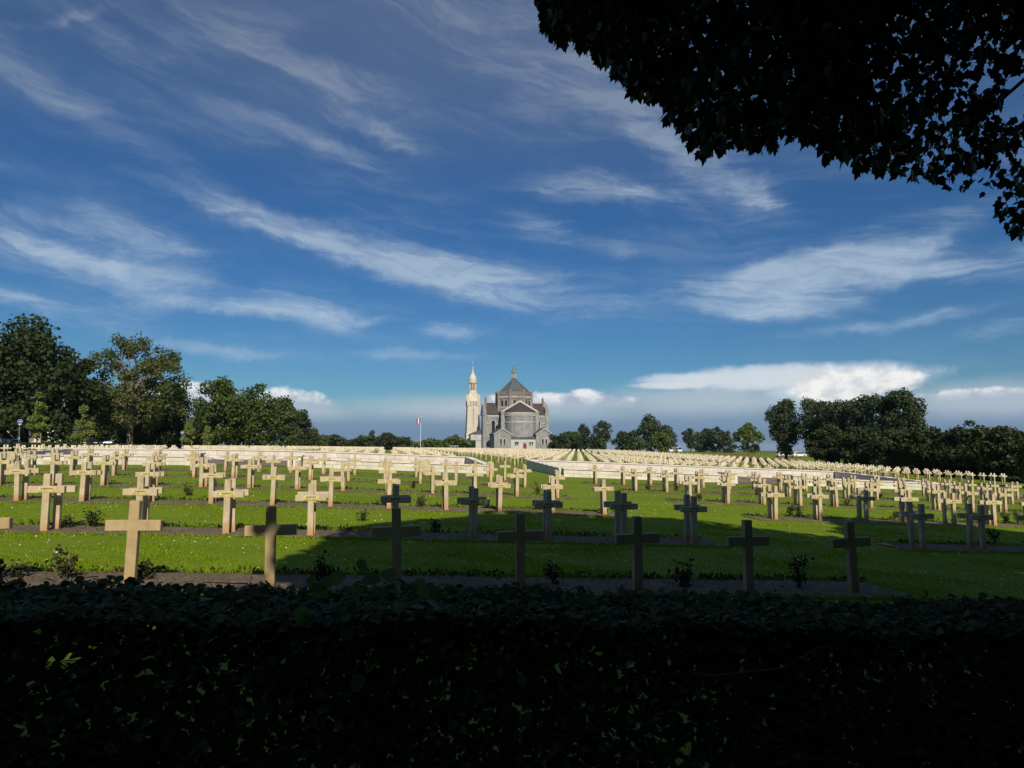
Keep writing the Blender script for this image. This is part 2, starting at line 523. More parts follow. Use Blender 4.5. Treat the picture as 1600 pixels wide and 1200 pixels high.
m_leaf('leaf_hedge', (0.040, 0.060, 0.018), (0.115, 0.140, 0.050), 0.22, 0.65, 0.15)
m_leaf('leaf_sprig', (0.06, 0.11, 0.018), (0.11, 0.17, 0.035), 0.4, 0.5, 0.3)
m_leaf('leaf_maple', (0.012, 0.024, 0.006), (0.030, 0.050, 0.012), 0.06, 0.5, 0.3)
m_leaf('leaf_dark', (0.016, 0.028, 0.008), (0.050, 0.070, 0.019), 0.12)
m_leaf('leaf_mid', (0.034, 0.060, 0.010), (0.092, 0.128, 0.026), 0.16)
m_leaf('leaf_olive', (0.048, 0.068, 0.018), (0.115, 0.138, 0.036), 0.2)
m_leaf('leaf_yellow', (0.055, 0.085, 0.014), (0.12, 0.16, 0.03), 0.2)
m_leaf('leaf_bed', (0.020, 0.034, 0.010), (0.075, 0.085, 0.028), 0.2)
m_leaf('leaf_young', (0.120, 0.165, 0.035), (0.22, 0.26, 0.07), 0.25)
m_leaf('leaf_blue', (0.024, 0.040, 0.017), (0.068, 0.092, 0.040), 0.12)
m_leaf('leaf_boxhedge', (0.016, 0.030, 0.010), (0.045, 0.070, 0.020), 0.12)
m_leaf('leaf_rose', (0.022, 0.040, 0.012), (0.070, 0.055, 0.026), 0.2)
m_leaf('grass_blade', (0.125, 0.215, 0.004), (0.255, 0.350, 0.012), 0.35, 0.6, 0.2)
m_plain('daisy_white', (0.80, 0.80, 0.72), 0.05, 4, 0.8)


# ------------------------------------------------------------------ mesh helpers
def mesh_np(name, V, F, material, parent=None, smooth_shade=False, label=None, cat=None, kind=None, group=None, loc=None):
    """V (N,3) array, F list of index tuples or (M,k) int array"""
    me = bpy.data.meshes.new(name)
    V = np.asarray(V, np.float32).reshape(-1, 3)
    if isinstance(F, np.ndarray):
        k = F.shape[1]
        me.vertices.add(len(V))
        me.vertices.foreach_set('co', V.ravel())
        me.loops.add(F.size)
        me.loops.foreach_set('vertex_index', F.astype(np.int32).ravel())
        me.polygons.add(len(F))
        me.polygons.foreach_set('loop_start', np.arange(0, F.size, k, dtype=np.int32))
        me.polygons.foreach_set('loop_total', np.full(len(F), k, np.int32))
        me.update(calc_edges=True)
    else:
        me.from_pydata([tuple(map(float, v)) for v in V], [], F)
        me.update()
    if material:
        me.materials.append(MATS[material])
    if smooth_shade:
        me.polygons.foreach_set('use_smooth', np.ones(len(me.polygons), bool))
    return link(name, me, parent, label, cat, kind, group, loc)


def link(name, data, parent=None, label=None, cat=None, kind=None, group=None, loc=None):
    o = bpy.data.objects.new(name, data)
    COL.objects.link(o)
    if loc is not None:
        o.location = loc
    if parent is not None:
        o.parent = parent
    tag(o, label, cat, kind, group)
    return o


def tag(o, label=None, cat=None, kind=None, group=None):
    if label:
        o['label'] = label
    if cat:
        o['category'] = cat
    if kind:
        o['kind'] = kind
    if group:
        o['group'] = group
    return o


def empty(name, loc, label, cat, group=None, rz=0.0):
    o = link(name, None, None, label, cat, None, group, loc)
    o.rotation_euler = (0, 0, rz)
    return o


class MB:
    """collects boxes, prisms, tubes, lathes; build() links them as one mesh"""
    def __init__(s):
        s.V = []
        s.F = []

    def add(s, V, F):
        b = len(s.V)
        s.V.extend([tuple(map(float, v)) for v in V])
        s.F.extend([tuple(i + b for i in f) for f in F])
        return s

    def box(s, x0, x1, y0, y1, z0, z1, bev=0.0):
        if bev <= 0:
            V = [(x0, y0, z0), (x1, y0, z0), (x1, y1, z0), (x0, y1, z0), (x0, y0, z1), (x1, y0, z1), (x1, y1, z1), (x0, y1, z1)]
            F = [(0, 3, 2, 1), (4, 5, 6, 7), (0, 1, 5, 4), (1, 2, 6, 5), (2, 3, 7, 6), (3, 0, 4, 7)]
            return s.add(V, F)
        bm = bmesh.new()
        bmesh.ops.create_cube(bm, size=1.0)
        for v in bm.verts:
            v.co = ((x0 + x1) / 2 + v.co.x * (x1 - x0), (y0 + y1) / 2 + v.co.y * (y1 - y0), (z0 + z1) / 2 + v.co.z * (z1 - z0))
        bmesh.ops.bevel(bm, geom=list(bm.edges), offset=bev, segments=1, affect='EDGES')
        bm.verts.index_update()
        V = [v.co[:] for v in bm.verts]
        F = [tuple(v.index for v in f.verts) for f in bm.faces]
        bm.free()
        return s.add(V, F)

    def prism(s, poly, axis, a, b):
        """extrude 2-D polygon along axis ('x','y','z') from a to b"""
        def p3(p, t):
            return {'x': (t, p[0], p[1]), 'y': (p[0], t, p[1]), 'z': (p[0], p[1], t)}[axis]
        n = len(poly)
        V = [p3(p, a) for p in poly] + [p3(p, b) for p in poly]
        F = [tuple(range(n - 1, -1, -1)), tuple(range(n, 2 * n))] + [(i, (i + 1) % n, n + (i + 1) % n, n + i) for i in range(n)]
        return s.add(V, F)

    def lathe(s, prof, n=16, cx=0.0, cy=0.0, a0=0.0, arc=2 * math.pi, cap=True):
        """prof: list of (r, z)"""
        full = abs(arc - 2 * math.pi) < 1e-6
        m = n if full else n + 1
        V = []
        for r, z in prof:
            for i in range(m):
                t = a0 + arc * i / n
                V.append((cx + r * math.cos(t), cy + r * math.sin(t), z))
        F = []
        for j in range(len(prof) - 1):
            for i in range(n):
                k = (i + 1) % m if full else i + 1
                F.append((j * m + i, j * m + k, (j + 1) * m + k, (j + 1) * m + i))
        if cap:
            F.append(tuple(range(m - 1, -1, -1)))
            F.append(tuple((len(prof) - 1) * m + i for i in range(m)))
        return s.add(V, F)

    def tube(s, pts, rad, n=6):
        pts = [Vector(p) for p in pts]
        V = []
        F = []
        for i, p in enumerate(pts):
            d = (pts[min(i + 1, len(pts) - 1)] - pts[max(i - 1, 0)]).normalized()
            a = d.cross(Vector((0.31, 0.17, 0.93)))
            if a.length < 1e-3:
                a = d.cross(Vector((1, 0, 0)))
            a.normalize()
            b = d.cross(a)
            r = rad[i] if hasattr(rad, '__len__') else rad
            for k in range(n):
                t = 2 * math.pi * k / n
                V.append(p + a * (r * math.cos(t)) + b * (r * math.sin(t)))
        for i in range(len(pts) - 1):
            for k in range(n):
                F.append((i * n + k, i * n + (k + 1) % n, (i + 1) * n + (k + 1) % n, (i + 1) * n + k))
        F.append(tuple(range(n - 1, -1, -1)))
        F.append(tuple((len(pts) - 1) * n + k for k in range(n)))
        return s.add(V, F)

    def build(s, name, material, parent=None, smooth_shade=False, **kw):
        o = mesh_np(name, s.V, s.F, material, parent, smooth_shade, **kw)
        return o


# leaf templates: (verts in leaf plane: x across, y along, z fold), faces of equal size
LEAF6 = (np.array([(0, 0, 0), (.30, .28, .06), (.27, .66, .05), (0, 1, -.05), (-.27, .66, .05), (-.30, .28, .06)]), np.array([(0, 1, 2, 3), (0, 3, 4, 5)]))
_m = [(0, 0), (.20, .02), (.36, .10), (.31, .26), (.47, .58), (.26, .54), (.20, .70), (0, 1.05), (-.20, .70), (-.26, .54), (-.47, .58), (-.31, .26), (-.36, .10), (-.20, .02)]
MAPLE = (np.array([(0, .34, .05)] + [(x, y, -.10 * abs(x) - .12 * max(0, y - .4)) for x, y in _m]), np.array([(0, i + 1, (i + 1) % 14 + 1) for i in range(14)]))
CLUMP = (np.array([(0, -.45, .04), (.42, -.30, .0), (.50, .18, .10), (.12, .52, -.04), (-.34, .40, .08), (-.52, -.05, -.05)]), np.array([(0, 1, 2, 3), (0, 3, 4, 5)]))
LEAF10 = (np.array([(0, 0, 0), (.20, .14, .05), (.33, .40, .06), (.27, .70, .02), (.12, .90, -.05), (0, 1, -.12), (-.12, .90, -.05), (-.27, .70, .02), (-.33, .40, .06), (-.20, .14, .05), (0, .45, -.01)]),
          np.array([(0, 1, 2, 10), (10, 2, 3, 4), (10, 4, 5, 6), (10, 6, 7, 8), (10, 8, 9, 0)]))
BLADE = (np.array([(-.5, 0, 0), (.5, 0, 0), (0, 1, .25)]), np.array([(0, 1, 2)]))


def leaves(name, pos, along, nrm, size, tmpl, material, parent=None, wid=1.0, **kw):
    pos = np.asarray(pos, float)
    n = len(pos)
    T, TF = tmpl
    y = along / (np.linalg.norm(along, axis=1, keepdims=True) + 1e-9)
    z = nrm - (nrm * y).sum(1, keepdims=True) * y
    z /= (np.linalg.norm(z, axis=1, keepdims=True) + 1e-9)
    x = np.cross(y, z)
    size = np.broadcast_to(np.asarray(size, float), (n,))
    wid = np.broadcast_to(np.asarray(wid, float), (n,))
    V = pos[:, None, :] + (x[:, None, :] * (T[None, :, 0:1] * wid[:, None, None]) + y[:, None, :] * T[None, :, 1:2] + z[:, None, :] * T[None, :, 2:3]) * size[:, None, None]
    F = (TF[None] + (np.arange(n) * len(T))[:, None, None]).reshape(-1, TF.shape[1])
    return mesh_np(name, V.reshape(-1, 3), F, material, parent, False, **kw)


def rdir(n, rng=RNG):
    d = rng.normal(size=(n, 3))
    return d / np.linalg.norm(d, axis=1, keepdims=True)


# ------------------------------------------------------------------ terrain
def build_ground():
    us = np.concatenate([-np.geomspace(60, 14000, 26)[::-1], np.arange(-56, 140, 2.0), np.geomspace(142, 14000, 34)])
    vs = np.concatenate([[-300, -150, -80], np.arange(-50, 0, 5.0), np.arange(0, 70, 1.5), np.arange(70, 300, 6.0), np.geomspace(306, 24000, 44)])
    U, Vv = np.meshgrid(us, vs)
    Z = gz(U, Vv)
    nu, nv = len(us), len(vs)
    i = np.arange(nv - 1)[:, None] * nu + np.arange(nu - 1)[None]
    F = np.stack([i, i + 1, i + nu + 1, i + nu], -1).reshape(-1, 4)
    mesh_np('ground', np.stack([U, Vv, Z], -1).reshape(-1, 3), F, 'grass_ground', None, True, kind='structure', label='mown lawn and open country around the graves')


build_ground()


def sheet(name, us, vs, dz, material, jitter=0.0, **kw):
    """strip on the ground: us along x, vs list of (v) rows; outer rows jittered"""
    us = np.asarray(us, float)
    rows = []
    for j, v in enumerate(vs):
        vv = np.full(len(us), v, float)
        if jitter and (j == 0 or j == len(vs) - 1):
            vv = vv + RNG.normal(0, jitter, len(us))
        rows.append(np.stack([us, vv, gz(us, vv) + (dz if 0 < j < len(vs) - 1 or not jitter else dz * 0.4)], -1))
    V = np.concatenate(rows)
    n = len(us)
    i = np.arange(len(vs) - 1)[:, None] * n + np.arange(n - 1)[None]
    F = np.stack([i, i + 1, i + n + 1, i + n], -1).reshape(-1, 4)
    return mesh_np(name, V, F, material, None, True, kind='structure', **kw)


ROW_V = [9.45, 15.1, 21.3, 27.3, 33.3, 39.3]
SP = 1.67
L_END = [6.94, 6.86, 6.75, 6.72, 6.58, 6.6]       # last cross of the left block in each row
R_START = [12.9, 12.75, 12.56, 12.3, 12.15, 11.96]
PAIR = 0.36
for r, v in enumerate(ROW_V):
    lo = -0.5 * v - 6
    hi = 1.1 * v + 6
    sheet('soil_bed', np.arange(lo, L_END[r] + 0.75, 0.22), [v - 0.42, v - 0.2, v + 0.3, v + 0.8, v + 1.0], 0.02, 'soil', 0.05)
    if r > 0:
        sheet('soil_bed', np.arange(R_START[r] - 0.7, hi, 0.22), [v - 0.42, v - 0.2, v + 0.3, v + 0.8, v + 1.0], 0.02, 'soil', 0.05)
sheet('gravel_path', np.arange(-36, 72, 3.0), [62.9, 64.2, 65.6], 0.02, 'gravel')
sheet('gravel_path', np.arange(43.4, 48.5, 1.0), np.arange(36, 63.0, 1.5), 0.02, 'gravel')
sheet('road', np.arange(-60, 80, 4.0), [-9.0, -6.0, -3.0], 0.02, 'asphalt')
sheet('car_park', np.arange(-64, -42, 2.0), np.arange(60, 170, 5.0), 0.02, 'asphalt')
sheet('tiled_path', np.arange(78, 100, 3.0), np.arange(150, 215, 5.0), 0.03, 'red_tile_path')


# ------------------------------------------------------------------ grass and daisies on the near lawn (nobody could count them)
def in_bed(u, v):
    m = np.zeros(len(u), bool)
    for r, rv in enumerate(ROW_V):
        inrow = (v > rv - 0.40) & (v < rv + 0.98)
        left = u < L_END[r] + 0.72
        right = (u > R_START[r] - 0.68) & (r > 0)
        m |= inrow & (left | right)
    return m


def lawn():
    n = 230000
    v = 6.5 + (26 - 6.5) * RNG.random(n) ** 1.5
    u = RNG.uniform(-0.53, 1.10, n) * v - 0.3
    keep = ~in_bed(u, v)
    u, v = u[keep], v[keep]
    n = len(u)
    # taller fringe along the beds
    pos = np.stack([u, v, gz(u, v) - 0.004], -1)
    along = np.stack([RNG.normal(0, .45, n), RNG.normal(0, .45, n), np.ones(n)], -1)
    nrm = np.stack([RNG.normal(0, .5, n), -np.ones(n), RNG.normal(0, .3, n)], -1)
    patch = 0.75 + 0.5 * np.sin(u * 1.7 + np.sin(v * 1.1) * 2) * np.sin(v * 1.3 + u * .6)
    size = RNG.uniform(0.028, 0.055, n) * np.clip(patch, 0.6, 1.25)
    leaves('lawn_grass', pos, along, nrm, size, BLADE, 'grass_blade', None, wid=0.20 + 0.012 * v, kind='stuff', label='short blades of the sunlit and shaded lawn', cat='grass')
    # fringe
    U, Vv = [], []
    for r, rv in enumerate(ROW_V[:5]):
        for edge in (rv - 0.44, rv + 1.02):
            k = int(2600 if r < 2 else 1500)
            uu = RNG.uniform(-0.53 * rv - 1, 1.1 * rv, k)
            ok = (uu < L_END[r] + 0.7) | ((uu > R_START[r] - 0.65) & (r > 0))
            U.append(uu[ok])
            Vv.append(edge + RNG.normal(0, .045, ok.sum()))
    u = np.concatenate(U)
    v = np.concatenate(Vv)
    n = len(u)
    pos = np.stack([u, v, gz(u, v) - 0.004], -1)
    along = np.stack([RNG.normal(0, .4, n), RNG.normal(0, .4, n), np.ones(n)], -1)
    nrm = np.stack([RNG.normal(0, .5, n), -np.ones(n), RNG.normal(0, .3, n)], -1)
    leaves('grass_edging', pos, along, nrm, RNG.uniform(.05, .10, n), BLADE, 'grass_blade', None, wid=0.22 + 0.01 * v, kind='stuff', label='ragged longer grass along the edges of the soil beds', cat='grass')
    U, Vv, Sz = [], [], []
    for r, rv in enumerate(ROW_V):
        k = int(3600 if r < 3 else 2600)
        uu = RNG.uniform(-0.53 * rv - 1, 1.08 * rv + 1, k)
        ok = (uu < L_END[r] + 0.7) | ((uu > R_START[r] - 0.65) & (r > 0))
        pt = np.sin(uu * 2.1 + r * 1.7) * np.sin(uu * .83 + r) + .5 * np.sin(uu * 5.3 + r)
        back = RNG.random(k) < .8
        ok &= RNG.random(k) < np.where(back, np.clip(.55 + .5 * pt, .08, 1), .35)
        vv = np.where(back, rv + .92 + RNG.normal(0, .05, k), rv + RNG.uniform(-.38, .8, k))
        U.append(uu[ok])
        Vv.append(vv[ok])
        Sz.append(np.where(back, RNG.uniform(.03, .065, k), RNG.uniform(.015, .04, k))[ok] * (1 + .012 * rv))
    u, v, sz = np.concatenate(U), np.concatenate(Vv), np.concatenate(Sz)
    n = len(u)
    pos = np.stack([u, v, gz(u, v) + .02 + sz * RNG.uniform(0, 1.0, n)], -1)
    leaves('bed_plants', pos, rdir(n) + np.array([0, 0, .6]), rdir(n) + np.array([0, -.6, .5]), sz, LEAF6, 'leaf_bed', None, kind='stuff', label='low dark bedding plants and weeds along the soil beds', cat='plants')
    n = 5200
    v = 7.0 + 26 * RNG.random(n) ** 1.3
    u = RNG.uniform(-0.53, 1.10, n) * v
    cl = np.sin(u * .9 + 1.3) * np.sin(v * .8 + u * .35) + RNG.normal(0, .5, n)
    keep = (~in_bed(u, v)) & (cl > -0.1)
    u, v = u[keep], v[keep]
    n = len(u)
    pos = np.stack([u, v, gz(u, v) + RNG.uniform(.02, .05, n)], -1)
    al = rdir(n)
    al[:, 2] = 0
    nr = np.stack([RNG.normal(0, .3, n), RNG.normal(-.5, .3, n), np.ones(n)], -1)
    leaves('lawn_daisies', pos, al, nr, RNG.uniform(.010, .021, n) * (1 + 0.018 * v), CLUMP, 'daisy_white', None, kind='stuff', label='tiny white daisies scattered through the lawn', cat='flowers')


lawn()


# ------------------------------------------------------------------ crosses
CH, CW, CT, CD = 1.10, 0.634, 0.125, 0.10


def cross_mesh():
    mb = MB()
    h = CT / 2
    a0, a1 = 0.735, 0.865
    poly = [(-h, -0.12), (h, -0.12), (h * .98, a0), (CW / 2, a0), (CW / 2, a1), (h * .96, a1), (h * .94, CH), (-h * .94, CH), (-h * .96, a1), (-CW / 2, a1), (-CW / 2, a0), (-h * .98, a0)]
    mb.prism(poly, 'y', -CD / 2, CD / 2)
    bm = bmesh.new()
    vs = [bm.verts.new(v) for v in mb.V]
    for f in mb.F:
        bm.faces.new([vs[i] for i in f])
    bmesh.ops.recalc_face_normals(bm, faces=bm.faces)
    bmesh.ops.bevel(bm, geom=[e for e in bm.edges], offset=0.006, segments=1, affect='EDGES')
    me = bpy.data.meshes.new('memorial_cross')
    bm.to_mesh(me)
    bm.free()
    me.materials.append(MATS['concrete_cross'])
    return me


CROSS_ME = cross_mesh()
CROSS_BROWN = CROSS_ME.copy()
CROSS_BROWN.materials.clear()
CROSS_BROWN.materials.append(MATS['concrete_cross_brown'])


def plaque_mesh():
    mb = MB().box(-.155, .155, -.008, 0, -.050, .050, .003)
    o = mb.build('plaque', 'plaque_yellow')
    me = o.data
    bpy.data.objects.remove(o)
    return me


PLAQUE_ME = plaque_mesh()


def letter_mesh(seed):
    r = random.Random(seed)
    mb = MB()

    def line(x0, x1, z0, z1, gapp):
        x = x0
        while x < x1:
            w = r.uniform(.008, .016)
            if r.random() > gapp:
                mb.box(x, x + w * .45, -.0105, -.0085, z0, z1)
                if r.random() < .6:
                    mb.box(x + w * .36, x + w, -.0105, -.0085, z1 - .006, z1)
                if r.random() < .5:
                    mb.box(x + w * .36, x + w, -.0105, -.0085, z0, z0 + .006)
                if r.random() < .5:
                    mb.box(x + w * .74, x + w, -.0104, -.0086, z0 + .006, z1 - .006)
            x += w + .004
    line(-.10, r.uniform(.08, .12), .002, .034, .04)
    line(-.13, -.02, -.034, -.020, .1)
    line(.02, .13, -.034, -.020, .15)
    o = mb.build('lettering', 'lettering')
    me = o.data
    bpy.data.objects.remove(o)
    return me


LETTER_ME = [letter_mesh(i) for i in range(6)]
ORD = ['nearest', 'second', 'third', 'fourth', 'fifth', 'sixth', 'seventh', 'eighth', 'ninth', 'tenth', 'eleventh', 'twelfth', 'thirteenth', 'fourteenth', 'fifteenth',
       'sixteenth', 'seventeenth', 'eighteenth', 'nineteenth', 'twentieth', 'twenty-first', 'twenty-second', 'twenty-third', 'twenty-fourth', 'twenty-fifth', 'twenty-sixth',
       'twenty-seventh', 'twenty-eighth', 'twenty-ninth', 'thirtieth', 'thirty-first', 'thirty-second', 'thirty-third', 'thirty-fourth', 'thirty-fifth', 'thirty-sixth', 'thirty-seventh',
       'thirty-eighth', 'thirty-ninth', 'fortieth'] + ['far'] * 60
ROWN = ['first', 'second', 'third', 'fourth', 'fifth', 'sixth', 'seventh', 'eighth', 'ninth', 'tenth', 'eleventh', 'twelfth', 'thirteenth']
N_CROSS = 0


def put_cross(u, v, label, plaque=True, sink=0.0, facing=1):
    global N_CROSS
    r = random.Random(int((u + 100) * 977 + v * 131))
    c = link('memorial_cross', CROSS_ME, None, label, 'cross', None, 'memorial crosses in rows on the lawn', G(u + r.gauss(0, .02), v + r.gauss(0, .02), -sink))
    c.rotation_euler = (r.gauss(0, .016), r.gauss(0, .014), r.gauss(0, .03))
    if facing < 0:
        c.rotation_euler[2] += math.pi
    s = r.gauss(1, .012)
    c.scale = (s, 1, s)
    N_CROSS += 1
    if plaque:
        p = link('plaque', PLAQUE_ME, c, None, None)
        p.location = (r.gauss(0, .006), -CD / 2 - .001, .80)
        t = link('lettering', LETTER_ME[r.randrange(6)], p, None, None, 'stuff')
    return c


ROW_WORD = ['front', 'second', 'third', 'fourth', 'fifth', 'sixth']
FRONT_LAB = {0: 'dark shaded plain cross at the right end of the front row', 1: 'dark plain front row cross, second from the right end',
             2: 'dark plain front row cross, third from the right end', 3: 'dark plain front row cross below the church, fourth from the right end',
             4: 'dark plain front row cross just right of the half-sunlit brown one', 5: 'brown plain front row cross left of centre, half in sun and half shaded',
             6: 'sunlit plain front row cross, largest and seventh from the right end', 7: 'front row cross cut off by the left edge, only its arm showing'}


def crosses():
    # front row: single crosses seen from behind, no plaques
    for k in range(8):
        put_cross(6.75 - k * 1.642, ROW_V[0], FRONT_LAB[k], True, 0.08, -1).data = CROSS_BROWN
    for r in range(1, 6):
        v = ROW_V[r]
        lo, hi = -0.50 * v - 0.8, 1.06 * v + 0.8
        k = 0
        while L_END[r] - k * SP > lo:
            u = L_END[r] - k * SP
            w = 'nearest the grass aisle' if k == 0 else ORD[k] + ' from the grass aisle'
            put_cross(u, v, f'plaqued pale cross {w}, left block, {ROW_WORD[r]} row from hedge')
            put_cross(u + 0.01, v + PAIR, f'back cross of the pair {w}, left block, {ROW_WORD[r]} row', True, 0, -1)
            k += 1
        k = 0
        while R_START[r] + k * SP < hi:
            u = R_START[r] + k * SP
            w = 'nearest the grass aisle' if k == 0 else ORD[k] + ' from the grass aisle'
            put_cross(u, v, f'plaqued pale cross {w}, right block, {ROW_WORD[r]} row from hedge')
            put_cross(u + 0.01, v + PAIR, f'back cross of the pair {w}, right block, {ROW_WORD[r]} row', True, 0, -1)
            k += 1


crosses()


def far_crosses():
    # one mesh for the thousands beyond: same cross, fewer faces
    h = CT / 2
    a0, a1 = 0.735, 0.865
    poly = [(-h, -0.1), (h, -0.1), (h, a0), (CW / 2, a0), (CW / 2, a1), (h, a1), (h, CH), (-h, CH), (-h, a1), (-CW / 2, a1), (-CW / 2, a0), (-h, a0)]
    n = 12
    T = np.array([(x, -CD / 2, z) for x, z in poly] + [(x, CD / 2, z) for x, z in poly])
    TF = [(0, 1, 2, 11), (11, 2, 5, 8), (2, 3, 4, 5), (11, 8, 9, 10), (8, 5, 6, 7)]
    TFb = [tuple(i + n for i in f[::-1]) for f in TF]
    side = [((i + 1) % n, i, n + i, n + (i + 1) % n) for i in range(n)]
    TF = np.array(TF + TFb + side)
    pts = []
    RS, SF = 4.9, 1.36
    rows = [67.5 + RS * i for i in range(int(194 / RS))]
    for v in rows:
        blocks = [(-34.0, -9.5), (-6.0, 6.7), (12.2, 40.5), (46.0, 68.5)]
        if v > 100:
            blocks = [(-34.0, -6.2), (-3.9, -0.4), (2.0, 6.7), (10.8, 40.5), (46.0, 68.5)]
        if v > 235:
            blocks = [(-34, -6.2), (-3.9, -0.4), (2.0, 34.0)]
        for b0, b1 in blocks:
            for u in np.arange(b0, b1, SF):
                if not (-0.50 * v - 2 < u < 1.06 * v + 2):
                    continue
                for dv in (0, PAIR):
                    pts.append((u + random.gauss(0, .03), v + dv + random.gauss(0, .03)))
    # one more row between the two enclosures and beside the right one
    pts.sort(key=lambda p: math.hypot(*p))
    near = []
    n_left = max(0, 300 - N_CROSS)
    vis = [p for p in pts if (7.0 < p[0] < 13.0 or p[0] > 43.5)][:n_left]
    seen = set(vis)
    cnt = {}
    CN = ['', 'leftmost'] + ORD[1:]
    vis.sort(key=lambda p: (round((p[1] - 67.65) / RS), p[0]))
    for (u, v) in vis:
        ri = int(round((v - 67.5 - .15) / RS))
        back = v - (67.5 + RS * ri) > 0.18
        side_w = 'between the stone enclosures' if u < 20 else 'right of the right stone enclosure'
        key = (ri, back, side_w)
        cnt[key] = cnt.get(key, 0) + 1
        lead = 'back cross' if back else 'front cross'
        put_cross(u, v, f'small pale {lead}, {CN[cnt[key]]} in {ROWN[min(ri, 12)]} row {side_w}', not back, 0, -1 if back else 1)
    pts = np.array([p for p in pts if p not in seen])
    m = len(pts)
    rot = RNG.normal(0, .03, m)
    tilt = RNG.normal(0, .015, m)
    c, s = np.cos(rot), np.sin(rot)
    X = T[None, :, 0] + T[None, :, 2] * tilt[:, None]
    Yy = np.repeat(T[None, :, 1], m, 0)
    V = np.stack([X * c[:, None] - Yy * s[:, None] + pts[:, 0:1], X * s[:, None] + Yy * c[:, None] + pts[:, 1:2], T[None, :, 2] + gz(pts[:, 0], pts[:, 1])[:, None]], -1)
    F = (TF[None] + (np.arange(m) * len(T))[:, None, None]).reshape(-1, 4)
    mesh_np('distant_crosses', V.reshape(-1, 3), F, 'concrete_cross_far', None, False, kind='stuff', label='thousands of small pale crosses in ranks beyond the stone enclosures', cat='crosses')
    print('crosses single', N_CROSS, 'far', m)


far_crosses()

# broad headstones standing among the crosses
def headstone(px, Z, w, h, label):
    u, v = PZ(px, Z)
    mb = MB()
    pts = [(-w / 2, -.1), (w / 2, -.1), (w / 2, h * .82)] + [(w / 2 * math.cos(t), h * .82 + h * .18 * math.sin(t)) for t in np.linspace(0.35, math.pi - .35, 7)] + [(-w / 2, h * .82)]
    mb.prism(pts, 'y', -.07, .07)
    root = mb.build('headstone', 'concrete_cross', None, label=label, cat='headstone', loc=G(u, v))
    MB().box(-.16, .16, -.08, -.071, .55 * h, .55 * h + .09).build('plaque', 'plaque_yellow', root)


headstone(19, 32.2, 0.52, 1.0, 'broad pale headstone by the left edge in front of the low wall')
headstone(766, 44.5, 0.46, 0.95, 'broad orange-footed headstone at the right end of the left enclosure')
headstone(667, 44.0, 0.46, 0.9, 'broad orange-footed headstone before the left enclosure wall, left of centre')


# ------------------------------------------------------------------ ossuary enclosures
BLOCK_ME = None


